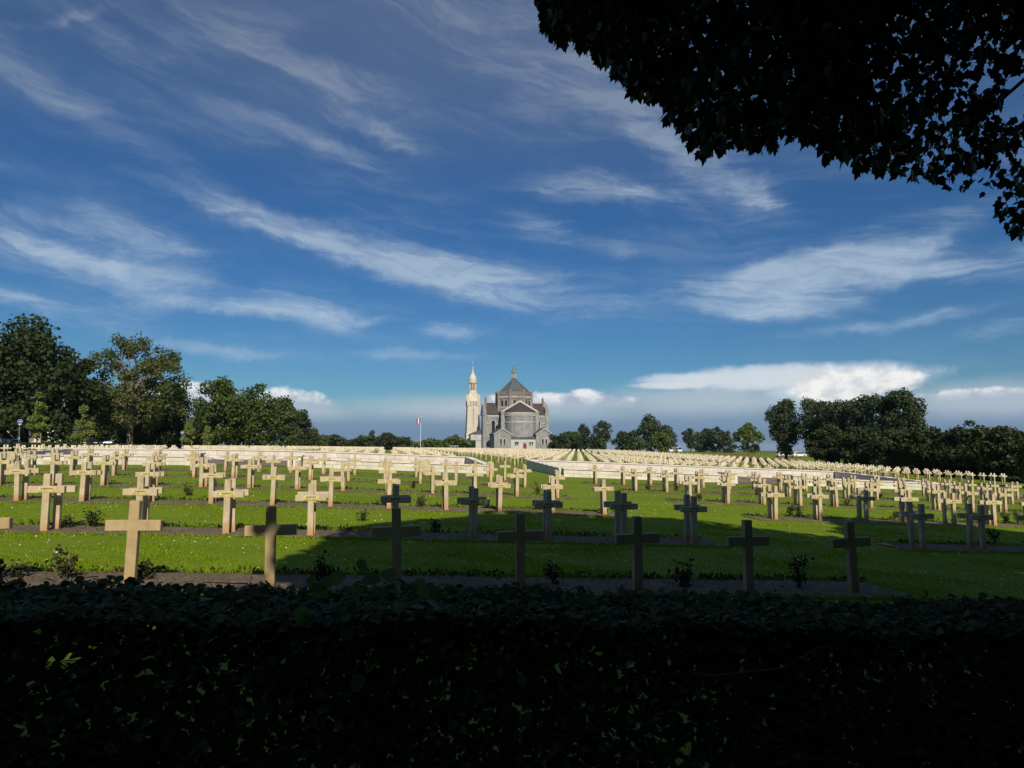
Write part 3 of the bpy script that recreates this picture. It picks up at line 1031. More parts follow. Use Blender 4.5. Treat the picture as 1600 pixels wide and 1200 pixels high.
def ossuary(u0, u1, v0, v1, label, open_c):
    """low rectangular stone enclosure: two courses of blocks and coping slabs, entrance with rope between piers"""
    global BLOCK_ME
    root = empty('stone_enclosure', G((u0 + u1) / 2, v0), label, 'enclosure')
    ox, oy, oz = root.location
    if BLOCK_ME is None:
        o = MB().box(-.5, .5, -.5, .5, -.5, .5).build('block', 'wall_stone')
        bm = bmesh.new()
        bm.from_mesh(o.data)
        bmesh.ops.bevel(bm, geom=list(bm.edges), offset=.02, segments=1, affect='EDGES')
        bm.to_mesh(o.data)
        bm.free()
        BLOCK_ME = [o.data, None]
        c = o.data.copy()
        c.materials.clear()
        c.materials.append(MATS['coping_stone'])
        BLOCK_ME[1] = c
        bpy.data.objects.remove(o)

    def piece(name, me, cx, cy, cz, sx, sy, sz, ry=0.0):
        b = link(name, me, root)
        b.location = (cx - ox, cy - oy, cz - oz)
        b.scale = (sx, sy, sz)
        b.rotation_euler = (0, ry, 0)
        return b

    def run_u(a, b, v, hgt, seed):
        r = random.Random(seed)
        for course in range(2):
            x = a
            first = r.uniform(.5, 1.3)
            while x < b - 0.05:
                L = min(first if first else r.uniform(.9, 1.7), b - x)
                first = None
                if b - (x + L) < .35:
                    L = b - x
                xm = x + L / 2
                g0 = float(gz(xm, v))
                sl = -math.atan((float(gz(x + L, v)) - float(gz(x, v))) / L)
                hh = hgt / 2
                piece('block', BLOCK_ME[0], xm, v + r.uniform(-.006, .006), g0 - .05 + hh * (course + .5) + .05 * (course == 0) * 0, L - .012, .42, hh - .01 + (.05 if course == 0 else 0) * 0, sl)
                x += L
        x = a - .06
        while x < b + .05:
            L = min(2.1, b + .06 - x)
            xm = x + L / 2
            g0 = float(gz(xm, v))
            sl = -math.atan((float(gz(x + L, v)) - float(gz(x, v))) / L)
            piece('coping_slab', BLOCK_ME[1], xm, v, g0 - .05 + hgt + .045, L - .010, .56, .09, sl)
            x += L

    def run_v(u, a, b, hgt):
        y = a
        while y < b - .05:
            L = min(1.6, b - y)
            ym = y + L / 2
            g0 = float(gz(u, ym))
            sl = math.atan((float(gz(u, y + L)) - float(gz(u, y))) / L)
            t = (ym - v0) / (v1 - v0)
            hg = hgt[0] + (hgt[1] - hgt[0]) * t
            for course in range(2):
                b_ = piece('block', BLOCK_ME[0], u, ym, g0 - .05 + hg / 2 * (course + .5), .42, L - .012, hg / 2 - .01)
                b_.rotation_euler = (sl, 0, 0)
            b_ = piece('coping_slab', BLOCK_ME[1], u, ym, g0 - .05 + hg + .045, .56, L - .01, .09)
            b_.rotation_euler = (sl, 0, 0)
            y += L
    NH, FH = .56, .82
    c = (u0 + u1) / 2
    run_u(u0, c - open_c - .45, v0, NH, 3)
    run_u(c + open_c + .45, u1, v0, NH, 4)
    run_u(u0, u1, v1, FH, 5)
    run_v(u0, v0 + .30, v1 - .30, (NH, FH))
    run_v(u1, v0 + .30, v1 - .30, (NH, FH))
    # entrance piers standing forward of the wall, with caps, and the rope between them
    for s in (-1, 1):
        x = c + s * open_c
        g0 = float(gz(x, v0 - .5))
        p = MB().box(x - .42 - ox, x + .42 - ox, v0 - .95 - oy, v0 + .3 - oy, g0 - .2 - oz, g0 + .68 - oz, .02).build('pier', 'wall_stone', root)
        MB().box(x - .50 - ox, x + .50 - ox, v0 - 1.03 - oy, v0 + .38 - oy, g0 + .683 - oz, g0 + .79 - oz, .02).build('pier_cap', 'coping_stone', p)
    pts = []
    for i in range(17):
        t = i / 16
        x = c - open_c + .42 + t * (2 * open_c - .84)
        z = float(gz(x, v0 - .4)) + .62 - .42 * (1 - (2 * t - 1) ** 2)
        pts.append((x - ox, v0 - .4 - oy, z - oz))
    MB().tube(pts, .022, 5).build('rope', 'rope', root)
    # paved floor inside
    us = np.linspace(u0 + .3, u1 - .3, 12)
    vs = np.linspace(v0 + .3, v1 - .3, 5)
    U, Vv = np.meshgrid(us, vs)
    Vx = np.stack([U - ox, Vv - oy, gz(U, Vv) + .03 - oz], -1).reshape(-1, 3)
    i = np.arange(4)[:, None] * 12 + np.arange(11)[None]
    F = np.stack([i, i + 1, i + 13, i + 12], -1).reshape(-1, 4)
    mesh_np('floor', Vx, F, 'gravel', root, True)


ossuary(-25.0, 7.0, 48.0, 61.5, 'low pale stone enclosure left of the grass aisle, rope across its entrance', 3.1)
ossuary(12.2, 42.0, 48.0, 60.5, 'low pale stone enclosure right of the grass aisle with dark left end', 2.6)


# ------------------------------------------------------------------ trees
def crown_points(base, H, prof, lobes, lobe_r, n, rng, squash=0.85, hollow=0.55):
    """prof: list of (t, radius) with t height fraction; clumpy crown of lobes"""
    ts = np.array([p[0] for p in prof])
    rs = np.array([p[1] for p in prof])
    t = rng.uniform(ts[0], ts[-1], lobes * 6)
    w = np.interp(t, ts, rs)
    keep = rng.random(len(t)) < (w / rs.max()) ** 1.2
    t = t[keep][:lobes]
    w = np.interp(t, ts, rs)
    a = rng.uniform(0, 2 * math.pi, len(t))
    rr = w * (0.25 + 0.75 * rng.random(len(t)) ** 0.5)
    lr = lobe_r * rng.uniform(.65, 1.35, len(t))
    rr = np.maximum(0, rr - lr * .6)
    C = np.stack([rr * np.cos(a), rr * np.sin(a), t * H], -1)
    idx = rng.choice(len(t), n, p=lr ** 2 / (lr ** 2).sum())
    d = rdir(n, rng)
    rad = lr[idx] * (hollow + (1 - hollow) * rng.random(n) ** .7) * (1 + .25 * rng.normal(size=n) * .5)
    p = C[idx] + d * rad[:, None] * np.array([1, 1, squash])
    return p, d, C, lr


def limb_path(a, b, rng, k=5, sag=0.08):
    a = np.array(a, float)
    b = np.array(b, float)
    L = np.linalg.norm(b - a)
    pts = []
    for i in range(k):
        t = i / (k - 1)
        p = a + (b - a) * t + rng.normal(0, sag * L * math.sin(math.pi * t) * .5, 3)
        p[2] += L * .10 * math.sin(math.pi * t)
        pts.append(p)
    return pts


def tree(px, Z, H, prof, label, leafmat, n=5000, size=.5, lobes=40, lobe_r=1.4, trunk_r=.25, seed=1, name='tree', bark='bark',
         n_limbs=7, group=None, uv=None, hollow=.55, twigs=0, squash=.85, trunk_lean=0.0, cat='tree'):
    rng = np.random.default_rng(seed)
    u, v = uv if uv else PZ(px, Z)
    root = empty(name, G(u, v), label, cat, group)
    k_ = 1.3 if 0 < Z < 150 else 0.9
    n = int(n * k_)
    size *= k_ ** -.5
    p, d, C, lr = crown_points(None, H, prof, lobes, lobe_r, n, rng, squash, hollow)
    p[:, 0] += trunk_lean * p[:, 2]
    C[:, 0] += trunk_lean * C[:, 2]
    nr = d * .8 + rdir(n, rng) * .7 + np.array([0, 0, .25])
    al = rdir(n, rng) + np.array([0, 0, -.3])
    sz = size * rng.uniform(.6, 1.3, n)
    leaves('crown', p, al, nr, sz, CLUMP, leafmat, root, kind='stuff')
    mb = MB()
    t0 = prof[0][0] * H
    top = .72 * H
    tp = [(trunk_lean * z + rng.normal(0, .02) * z * .3, rng.normal(0, .02) * z * .3, z) for z in np.linspace(-.3, top, 7)]
    tr = [trunk_r * 1.25, trunk_r, trunk_r * .9, trunk_r * .72, trunk_r * .5, trunk_r * .32, trunk_r * .12]
    mb.tube(tp, tr, 8)
    order = rng.permutation(len(C))[:n_limbs]
    for i in order:
        c = C[i]
        z0 = max(t0 * .75, min(c[2] * .55, top * .8))
        pts = limb_path((trunk_lean * z0, 0, z0), c, rng)
        mb.tube(pts, list(np.linspace(trunk_r * .42, trunk_r * .06, len(pts))), 5)
        for _ in range(twigs):
            q = pts[rng.integers(2, 5)]
            e = q + rdir(1, rng)[0] * rng.uniform(.8, 1.0) * lobe_r * 1.3 + np.array([0, 0, .3])
            tw = limb_path(q, e, rng, 4, .2)
            mb.tube(tw, list(np.linspace(trunk_r * .12, trunk_r * .03, 4)), 4)
    mb.build('trunk', bark, root)
    return root


ROUND = lambda R, t0=.22: [(t0, R * .55), (t0 + .12, R * .85), (.5, R), (.7, R * .92), (.86, R * .66), (.97, R * .2)]
VASE = lambda R, t0=.16: [(t0, R * .22), (.32, R * .58), (.5, R * .88), (.68, R), (.84, R * .86), (.95, R * .45)]
BUSHY = lambda R, t0=.05: [(t0, R * .8), (.25, R), (.5, R * .95), (.75, R * .75), (.95, R * .25)]
SPIRE = lambda R, t0=.2: [(t0, R * .5), (.35, R), (.55, R * .8), (.8, R * .42), (.98, R * .08)]
GL, GR, GM = 'trees along the car park on the left', 'trees along the right edge of the graves', 'far trees right of the church'

# left: car-park trees
tree(40, 92, 16.8, BUSHY(7.6, .10), 'huge dark leafy tree filling the left edge of the picture', 'leaf_dark', 15000, .46, 90, 1.9, .45, 3, n_limbs=10, group=GL)
tree(128, 98, 13.0, BUSHY(2.8, .12), 'slim dark tree squeezed between the huge dark tree and the bare-topped one', 'leaf_dark', 3600, .42, 34, 1.1, .22, 4, group=GL)
tree(205, 108, 17.6, [(.22, 4.6), (.32, 7.8), (.5, 9.0), (.66, 8.6), (.82, 6.8), (.97, 3.0)], 'thin-leaved olive tree with grey bare branches showing and sunlit trunk', 'leaf_olive', 11500, .34, 95, 1.35, .42, 5,
     bark='bark_lit', n_limbs=42, group=GL, twigs=6, hollow=.3)
tree(270, 125, 12.0, BUSHY(4.6, .06), 'low dark bushy tree behind the thin-leaved olive tree', 'leaf_dark', 5200, .45, 44, 1.5, .3, 6, group=GL)
tree(155, 128, 12.0, BUSHY(6.5, .03), 'dark thicket tree in the gap behind the parked cars', 'leaf_dark', 5200, .5, 44, 1.7, .3, 61, group=GL)
tree(346, 140, 14.6, ROUND(5.9, .16), 'rounded mid-green tree with a short pale trunk, left of the dark row', 'leaf_mid', 8600, .44, 90, 1.45, .34, 7, bark='bark_lit', group=GL)
tree(405, 168, 15.8, ROUND(6.2, .10), 'tallest of the round green trees running back towards the flagpole', 'leaf_mid', 8600, .48, 84, 1.6, .36, 8, group=GL)
tree(441, 200, 16.2, BUSHY(5.6, .05), 'round dark green tree second from the end of the left row', 'leaf_mid', 6400, .55, 66, 1.6, .36, 9, group=GL)
tree(468, 235, 15.2, BUSHY(4.6, .04), 'dark tree at the far end of the left row', 'leaf_dark', 4600, .55, 40, 1.6, .3, 10, group=GL)
tree(318, 150, 8.0, BUSHY(4.2, .05), 'low dark shrubby tree between the olive tree and the rounded one', 'leaf_dark', 3600, .5, 36, 1.3, .2, 62, group=GL)
tree(375, 176, 9.0, BUSHY(4.2, .05), 'low dark shrubby tree under the tallest round tree', 'leaf_dark', 3400, .5, 30, 1.4, .2, 63, group=GL)
tree(490, 275, 8.0, BUSHY(6.0, .04), 'low bushy tree trailing off the end of the left row', 'leaf_mid', 3400, .55, 34, 1.5, .2, 11, group=GL)


tree(228, 124, 9.0, BUSHY(6.0, .02), 'dark thicket right of the sunlit olive trunk', 'leaf_dark', 6000, .45, 50, 1.4, .25, 64, group=GL)
tree(185, 135, 9.0, BUSHY(6.0, .02), 'dark thicket far behind the sunlit olive trunk', 'leaf_dark', 5000, .5, 44, 1.5, .25, 65, group=GL)


def young(px, Z, H, R, seed, label, sparse=False):
    root = tree(px, Z, H, SPIRE(R, .25), label, 'leaf_young', 2300, .20, 26, .42, .06, seed, name='young_tree', n_limbs=10, group='young staked trees along the hedge', cat='young tree', hollow=.2)
    for s in (-1, 1):
        MB().tube([(s * .45, -.1, -.2), (s * .42, -.1, 1.75)], .055, 6).build('stake', 'stake_wood', root)


young(60, 82, 6.6, 1.55, 21, 'young pale tree between two stakes, left of the dark parked car')
young(131, 84, 5.6, 1.6, 22, 'young pale tree between stakes just left of the dark parked car')
young(297, 108, 5.6, 1.25, 23, 'young staked tree right of the thin-leaved olive tree')
young(325, 112, 4.9, 1.05, 24, 'smallest young staked tree beside the pale-trunked round tree')

# far wood behind the graves, one dark band on the skyline
def wood(px0, px1, Z, h0, h1, seed, label, material, n=9000):
    rng = np.random.default_rng(seed)
    px = rng.uniform(px0, px1, n)
    zz = Z * rng.uniform(.97, 1.06, n)
    X = (px - 800) / FPX * zz
    u = X * math.cos(YAW) + zz * math.sin(YAW)
    v = -X * math.sin(YAW) + zz * math.cos(YAW)
    hmax = h0 + (h1 - h0) * (0.5 + 0.5 * np.sin(px * .11 + seed) * np.sin(px * .047 + 1.3 * seed)) + rng.normal(0, .35, n)
    z = gz(u, v) + hmax * np.sqrt(rng.random(n))
    p = np.stack([u, v, z], -1)
    nr = rdir(n, rng) + np.array([0, -.8, .5])
    leaves('distant_wood', p, rdir(n, rng), nr, rng.uniform(.7, 1.5, n), CLUMP, material, None, kind='stuff', label=label, cat='wood')


wood(478, 640, 335, 4.0, 7.5, 1, 'dark far-off wood on the skyline left of the flagpole', 'leaf_dark', 8000)
wood(600, 742, 345, 3.0, 6.5, 2, 'mid-green far-off bushes on the skyline behind the flagpole', 'leaf_mid', 7000)
tree(582, 325, 8.6, BUSHY(2.6, .1), 'small rounded tree standing up from the far wood left of the flagpole', 'leaf_blue', 1500, .6, 20, 1.1, .2, 31)
tree(712, 380, 8.8, BUSHY(3.6, .06), 'small dark tree beside the foot of the white lantern tower', 'leaf_dark', 1700, .65, 22, 1.3, .2, 32)
tree(703, 385, 6.5, BUSHY(2.2, .06), 'smaller dark tree left of the lantern tower beside a larger one', 'leaf_dark', 900, .6, 14, 1.0, .2, 33)

# right of the church
tree(868, 300, 7.6, BUSHY(4.2, .03), 'low dark tree touching the right side of the church', 'leaf_dark', 2600, .6, 30, 1.3, .2, 40, group=GM)
tree(888, 330, 9.0, BUSHY(5.5, .03), 'broad dark tree just right of the church', 'leaf_blue', 3600, .6, 40, 1.4, .25, 41, group=GM)
tree(911, 300, 11.2, BUSHY(4.2, .03), 'tall narrow dark tree right of the church', 'leaf_dark', 3600, .55, 36, 1.3, .25, 42, group=GM)
tree(943, 310, 13.6, VASE(4.9, .18), 'slender poplar-like tree with blue-green crown, tallest beside the church', 'leaf_blue', 3600, .5, 40, 1.3, .25, 43, group=GM)
tree(940, 295, 5.6, BUSHY(2.6, .03), 'low bush under the slender blue-green tree', 'leaf_mid', 1300, .5, 18, 1.0, .12, 44, group=GM)
tree(972, 270, 8.0, ROUND(4.2, .12), 'small round very dark tree left of the domed pair', 'leaf_dark', 2800, .5, 30, 1.3, .25, 45, group=GM)
tree(1012, 285, 15.2, BUSHY(6.4, .10), 'large domed dark tree standing highest between church and right-hand poplars', 'leaf_blue', 5600, .6, 50, 1.7, .35, 46, group=GM)
tree(1038, 290, 11.0, BUSHY(5.6, .08), 'sloping dark tree behind the small yellow-green tree', 'leaf_blue', 3000, .6, 34, 1.5, .3, 47, group=GM)
tree(1033, 235, 7.0, ROUND(4.0, .16), 'small yellow-green round tree in front of the large domed tree', 'leaf_yellow', 2600, .42, 30, 1.1, .18, 48, group=GM)
tree(1000, 250, 4.6, ROUND(2.6, .2), 'small light bushy tree below the large domed tree', 'leaf_yellow', 1000, .4, 16, .8, .12, 49, group=GM)
tree(1078, 290, 10.0, VASE(3.7, .15), 'leftmost of three pale blue-green poplar-like trees on the skyline', 'leaf_blue', 2400, .5, 30, 1.1, .2, 50, group=GM)
tree(1101, 300, 10.0, VASE(3.6, .15), 'middle one of three pale blue-green poplar-like trees on the skyline', 'leaf_blue', 2200, .5, 28, 1.1, .2, 51, group=GM)
tree(1124, 285, 10.6, VASE(4.4, .15), 'rightmost of three pale blue-green poplar-like trees on the skyline', 'leaf_blue', 2600, .5, 32, 1.2, .2, 52, group=GM)
tree(1168, 205, 8.6, ROUND(4.7, .16), 'single round yellow-green tree left of the big right-hand poplars', 'leaf_yellow', 4200, .40, 44, 1.1, .22, 53, group=GM)

tree(877, 292, 7.0, BUSHY(3.6, .02), 'low dark bush filling the gap beside the church wall', 'leaf_dark', 2200, .55, 26, 1.2, .2, 141, group=GM)
tree(900, 315, 8.4, BUSHY(4.8, .02), 'dark bushy tree merged between the broad and the tall narrow one', 'leaf_mid', 2600, .55, 30, 1.3, .2, 142, group=GM)
tree(925, 300, 7.0, BUSHY(3.4, .02), 'low dark bush between the tall narrow tree and the slender one', 'leaf_dark', 1900, .5, 24, 1.1, .2, 143, group=GM)
tree(988, 275, 8.6, BUSHY(3.6, .03), 'dark bush left of the large domed tree', 'leaf_dark', 2000, .5, 26, 1.2, .2, 144, group=GM)
tree(1089, 296, 8.8, BUSHY(3.6, .06), 'bushy tree filling between the first two skyline poplars', 'leaf_blue', 1700, .5, 24, 1.2, .2, 145, group=GM)
tree(1112, 292, 9.2, BUSHY(3.8, .06), 'bushy tree filling between the last two skyline poplars', 'leaf_blue', 1700, .5, 24, 1.2, .2, 146, group=GM)
tree(1138, 280, 6.8, BUSHY(3.2, .05), 'low bushy tree at the right end of the skyline poplars', 'leaf_blue', 1500, .5, 22, 1.1, .2, 147, group=GM)

# big poplar-like row on the right with chestnuts in front
POP = [(1226, 142, 12.6, 3.9, 'leftmost poplar-like tree of the tall right row, standing clear with a bare trunk'),
       (1273, 137, 12.8, 4.4, 'second poplar-like tree of the tall right row'), (1318, 128, 12.2, 4.4, 'third poplar-like tree of the tall right row'),
       (1362, 120, 12.6, 4.6, 'fourth poplar-like tree of the tall right row'), (1405, 113, 13.0, 4.5, 'last and highest poplar-like tree of the tall right row')]
for i, (px, Z, H, R, lab) in enumerate(POP):
    tree(px, Z, H, VASE(R, .14), lab, 'leaf_blue', 9000, .34, 90, 1.2, .3, 70 + i, group=GR, n_limbs=9, hollow=.35)
CHE = [(1297, 118, 6.8, 4.3, 'small dark chestnut in front of the second tall poplar'), (1345, 110, 6.6, 4.2, 'small dark chestnut in front of the third and fourth poplars'),
       (1398, 102, 6.4, 4.2, 'small dark chestnut in front of the last poplar'), (1450, 98, 7.0, 4.4, 'dark chestnut just right of the tall poplar row'),
       (1512, 92, 7.4, 4.6, 'largest spreading dark chestnut at the right'), (1566, 86, 6.4, 4.2, 'dark spreading chestnut near the right edge')]
for i, (px, Z, H, R, lab) in enumerate(CHE):
    tree(px, Z, H, ROUND(R, .14), lab, 'leaf_dark', 6500, .36, 56, 1.1, .26, 80 + i, group=GR, n_limbs=8, squash=.6)
tree(1652, 66, 7.2, BUSHY(3.4, .12), 'dark tree cut off by the right edge beyond the graves', 'leaf_dark', 4200, .34, 44, .95, .22, 90, group=GR)


# ------------------------------------------------------------------ clipped hedges at the far edges
def clipped_hedge(name, p0, p1, h, w, label, n, size, material='leaf_boxhedge', seed=1):
    rng = np.random.default_rng(seed)
    root = empty(name, G(*p0), label, 'hedge')
    ox, oy, oz = root.location
    a, b = np.array(p0), np.array(p1)
    L = np.linalg.norm(b - a)
    d = (b - a) / L
    nn = np.array([-d[1], d[0]])
    # dense core
    k = max(6, int(L / 5))
    V, F = [], []
    for i in range(k + 1):
        q = a + d * L * i / k
        for s, z in ((-1, -.1), (-1, h - .06), (1, h - .06), (1, -.1)):
            e = q + nn * s * (w / 2 - .06)
            V.append((e[0] - ox, e[1] - oy, float(gz(*e)) + z - oz))
    for i in range(k):
        for j in range(3):
            F.append((i * 4 + j, i * 4 + j + 1, i * 4 + j + 5, i * 4 + j + 4))
    F += [(0, 1, 2, 3), (k * 4 + 3, k * 4 + 2, k * 4 + 1, k * 4)]
    mesh_np('core', V, F, 'leaf_boxhedge', root)
    t = rng.random(n) * L
    face = rng.random(n)
    s = np.where(face < .45, rng.uniform(-1, 1, n), np.where(face < .75, -1, 1)) * (w / 2 + rng.normal(0, .03, n))
    z = np.where(face < .45, h + rng.normal(0, .04, n), rng.uniform(0, h, n))
    q = a[None] + d[None] * t[:, None] + nn[None] * s[:, None]
    p = np.stack([q[:, 0], q[:, 1], gz(q[:, 0], q[:, 1]) + z], -1) - np.array(root.location)
    leaves('foliage', p, rdir(n, rng), rdir(n, rng) + np.array([0, -.3, .5]), rng.uniform(.6, 1.3, n) * size, CLUMP, material, root, kind='stuff')


clipped_hedge('clipped_hedge', (-38.5, 62), (-38.5, 330), 0.72, 1.0, 'long dark clipped hedge between the graves and the car park', 26000, .22)
clipped_hedge('clipped_hedge', (72.5, 62), (72.5, 240), 0.55, .9, 'low dark clipped hedge along the right edge of the graves', 14000, .24, seed=2)
clipped_hedge('clipped_hedge', PZ(1420, 100), PZ(1700, 84), 1.5, 1.6, 'rough sunlit bushy hedge beneath the dark chestnuts', 9000, .3, 'leaf_mid', seed=3)
clipped_hedge('clipped_hedge', PZ(690, 300), PZ(775, 300), .6, 1.0, 'thin low hedge at the foot of the lantern tower', 3500, .3, seed=4)


# ------------------------------------------------------------------ basilica and lantern tower
def basilica():
    u, v = PZ(803, 400)
    root = empty('basilica', G(u, v, 0), 'grey stone domed church with apse towards the graves and brown roofs', 'church')
    S = 1.0

    def B(name, m, parent=root):
        return lambda mb, **k: mb.build(name, m, parent, **k)

    def win(parent, x, y, z0, w, h, arch=True, frame=None, dep=.25):
        """window facing the graves at plane y"""
        fr = MB()
        pts = [(x - w / 2 - .35, z0 - .3), (x + w / 2 + .35, z0 - .3)]
        if arch:
            pts += [(x + (w / 2 + .35) * math.cos(t), z0 + h - w / 2 + (w / 2 + .35) * math.sin(t)) for t in np.linspace(0, math.pi, 7)]
        else:
            pts += [(x + w / 2 + .35, z0 + h + .35), (x - w / 2 - .35, z0 + h + .35)]
        fr.prism(pts, 'y', y - dep, y + .1)
        f = fr.build('window', frame or 'church_pale', parent)
        pts = [(x - w / 2, z0), (x + w / 2, z0)]
        if arch:
            pts += [(x + (w / 2) * math.cos(t), z0 + h - w / 2 + (w / 2) * math.sin(t)) for t in np.linspace(0, math.pi, 7)]
        else:
            pts += [(x + w / 2, z0 + h), (x - w / 2, z0 + h)]
        MB().prism(pts, 'y', y - dep - .04, y + .05).build('pane', 'dark_glass', f)
        return f

    def frieze(parent, x0, x1, y, z, n, m='church_pale'):
        mb = MB().box(x0, x1, y - .35, y + .1, z + .55, z + 1.15)
        st = (x1 - x0) / n
        for i in range(n):
            mb.box(x0 + st * (i + .28), x0 + st * (i + .72), y - .32, y + .1, z - .25, z + .55)
        mb.build('corbel_frieze', m, parent)

    # transept
    tr = MB().box(-18, 18, -6, 6, -1, 20).build('transept', 'church_stone', root)
    for s in (-1, 1):
        MB().prism([(-6.6, 19.8), (6.6, 19.8), (0, 28.2)], 'x', s * 17.2, s * 18.5).build('gable', 'church_stone', tr)
        for y in (-5.6,):
            p = MB().box(s * 17.9 - 1.0, s * 17.9 + 1.0, y - 1.3, y + 1.3, -1, 22.6).box(s * 17.9 - 1.25, s * 17.9 + 1.25, y - 1.5, y + 1.5, 19.6, 20.6)
            p.lathe([(1.1, 22.6), (1.0, 24.4), (.15, 26.6)], 6, s * 17.9, y)
            p.build('buttress', 'church_stone', tr)
        MB().box(s * 16.6 - .55, s * 16.6 + .55, -2.0, -.9, 24, 28.8).lathe([(.62, 28.8), (.75, 29.2), (.3, 29.8), (.1, 30.8)], 8, s * 16.6, -1.45).build('pinnacle', 'church_brick', tr)
    MB().prism([(-6.6, 20.0), (6.6, 20.0), (0, 27.0)], 'x', -17.1, 17.1).build('transept_roof', 'tile_roof', tr)
    frieze(tr, -16.8, -9.6, -6.0, 18.6, 9)
    frieze(tr, 9.6, 16.8, -6.0, 18.6, 9)
    for s in (-1, 1):
        win(tr, s * 12.9, -6.0, 10.2, 2.0, 6.8)
        MB().box(s * 13 - 4, s * 13 + 4, -6.25, -6.0 + .02, 14.9, 15.3).build('string_course', 'church_pale', tr)
    # crossing drum
    a8 = math.pi / 8
    dr = MB().lathe([(10.4, 20), (10.4, 29.0), (10.7, 29.1), (10.7, 30.2), (10.4, 30.3), (10.4, 32.6)], 8, 0, 0, a8).build('drum', 'drum_stone', root)
    MB().lathe([(10.6, 30.9), (10.75, 31.0), (10.75, 32.9), (10.4, 33.1)], 8, 0, 0, a8).build('drum_parapet', 'church_brick', dr)
    for k in range(8):
        t = a8 + k * math.pi / 4
        p = MB().lathe([(.75, 20), (.75, 33.0), (.95, 33.1), (.9, 33.6), (.3, 34.0)], 8, 10.3 * math.cos(t), 10.3 * math.sin(t)).build('corner_turret', 'drum_stone', dr)
    ap = 10.4 * math.cos(a8)
    for k in range(8):
        t = k * math.pi / 4
        if math.sin(t) > .3:
            continue
        c, s = math.cos(t), math.sin(t)
        for off in (-1.35, 1.35):
            mb = MB()
            pts = [(-.62, 25.0), (.62, 25.0)] + [(.62 * math.cos(q), 27.6 + .62 * math.sin(q)) for q in np.linspace(0, math.pi, 6)]
            n = len(pts)
            V = []
            for dd in (ap - .2, ap + .12):
                for (a, z) in pts:
                    V.append((c * dd - s * (a + off), s * dd + c * (a + off), z))
            F = [tuple(range(n)), tuple(range(2 * n - 1, n - 1, -1))] + [(i, (i + 1) % n, n + (i + 1) % n, n + i) for i in range(n)]
            mb.add(V, F)
            mb.build('window', 'dark_glass', dr)
        # pale corbel arches under the parapet
        mb = MB()
        for j in range(9):
            a = -3.6 + j * .9
            V = []
            for dd in (ap - .1, ap + .45):
                for (x, z) in ((-.26, 29.6), (.26, 29.6), (.26, 30.6), (-.26, 30.6)):
                    V.append((c * dd - s * (a + x), s * dd + c * (a + x), z + 0.05))
            mb.add(V, [(0, 1, 2, 3), (7, 6, 5, 4), (0, 4, 5, 1), (1, 5, 6, 2), (2, 6, 7, 3), (3, 7, 4, 0)])
        mb.build('corbel_frieze', 'church_pale', dr)
        V = []
        for dd in (ap - .1, ap + .2):
            for (x, z) in ((-2.6, 24.0), (2.6, 24.0), (2.6, 24.5), (-2.6, 24.5)):
                V.append((c * dd - s * x, s * dd + c * x, z))
        MB().add(V, [(0, 1, 2, 3), (7, 6, 5, 4), (0, 4, 5, 1), (1, 5, 6, 2), (2, 6, 7, 3), (3, 7, 4, 0)]).build('sill', 'church_pale', dr)
    rf = MB().lathe([(9.6, 32.9), (9.0, 33.5), (6.6, 35.7), (4.2, 37.9), (2.4, 39.6), (1.5, 40.8), (1.2, 41.2)], 8, 0, 0, a8).build('dome_roof', 'slate', root)
    for k in range(8):
        t = a8 + k * math.pi / 4
        MB().tube([(r * math.cos(t), r * math.sin(t), z) for r, z in ((9.05, 33.55), (6.65, 35.8), (4.25, 38.0), (2.45, 39.7), (1.5, 40.9))], .16, 4).build('roof_rib', 'copper_green', rf)
    ln = MB().lathe([(1.3, 41.0), (1.5, 41.2), (1.35, 41.6)], 8).lathe([(.75, 41.6), (.75, 44.2)], 8).lathe([(1.3, 44.2), (1.55, 44.5), (1.5, 44.9)], 8).build('lantern', 'church_stone', root)
    for k in range(8):
        t = k * math.pi / 4
        MB().lathe([(.2, 41.6), (.2, 44.2)], 6, 1.15 * math.cos(t), 1.15 * math.sin(t)).build('column', 'church_pale', ln)
    sp = MB().lathe([(1.55, 44.9), (1.15, 45.9), (.6, 47.6), (.18, 49.2), (.05, 49.8)], 8).build('spire', 'copper_green', root)
    MB().box(-.08, .08, -.08, .08, 49.7, 51.2).box(-.45, .45, -.07, .07, 50.5, 50.68).build('finial_cross', 'metal_grey', sp)
    # chancel with gable
    ch = MB().box(-9.2, 9.2, -18, -5.8, -1, 21.2).build('chancel', 'church_stone', root)
    MB().prism([(-9.2, 21.2), (9.2, 21.2), (0, 26.4)], 'y', -17.9, -6).build('chancel_gable', 'church_brick', ch)
    for s in (-1, 1):
        V = [(s * 10.0, 20.7), (s * 10.0, 21.7), (0, 27.6), (0, 26.5)]
        mb = MB()
        mb.prism([V[0], V[1], V[2], V[3]] if s < 0 else [V[3], V[2], V[1], V[0]], 'y', -18.9, -17.7)
        mb.build('gable_coping', 'church_pale', ch)
        MB().box(s * 9.6 - .95, s * 9.6 + .95, -19, -16.6, -1, 21.2).box(s * 9.6 - 1.2, s * 9.6 + 1.2, -19.2, -16.4, 20.4, 21.25).build('pier', 'church_stone', ch)
    MB().prism([(-9.6, 21.25), (9.6, 21.25), (0, 26.9)], 'y', -17.6, -5).build('chancel_roof', 'tile_roof', ch)
    MB().box(-.7, .7, -18.7, -17.5, 26.6, 29.0).box(-.25, .25, -18.3, -17.9, 29.0, 31.0).box(-.8, .8, -18.25, -17.95, 29.9, 30.3).build('gable_cross', 'church_brick', ch)
    # apse
    apx = MB().lathe([(8.3, -1), (8.3, 20.4)], 20, 0, -18, math.pi, math.pi).build('apse', 'church_stone', root, smooth_shade=False)
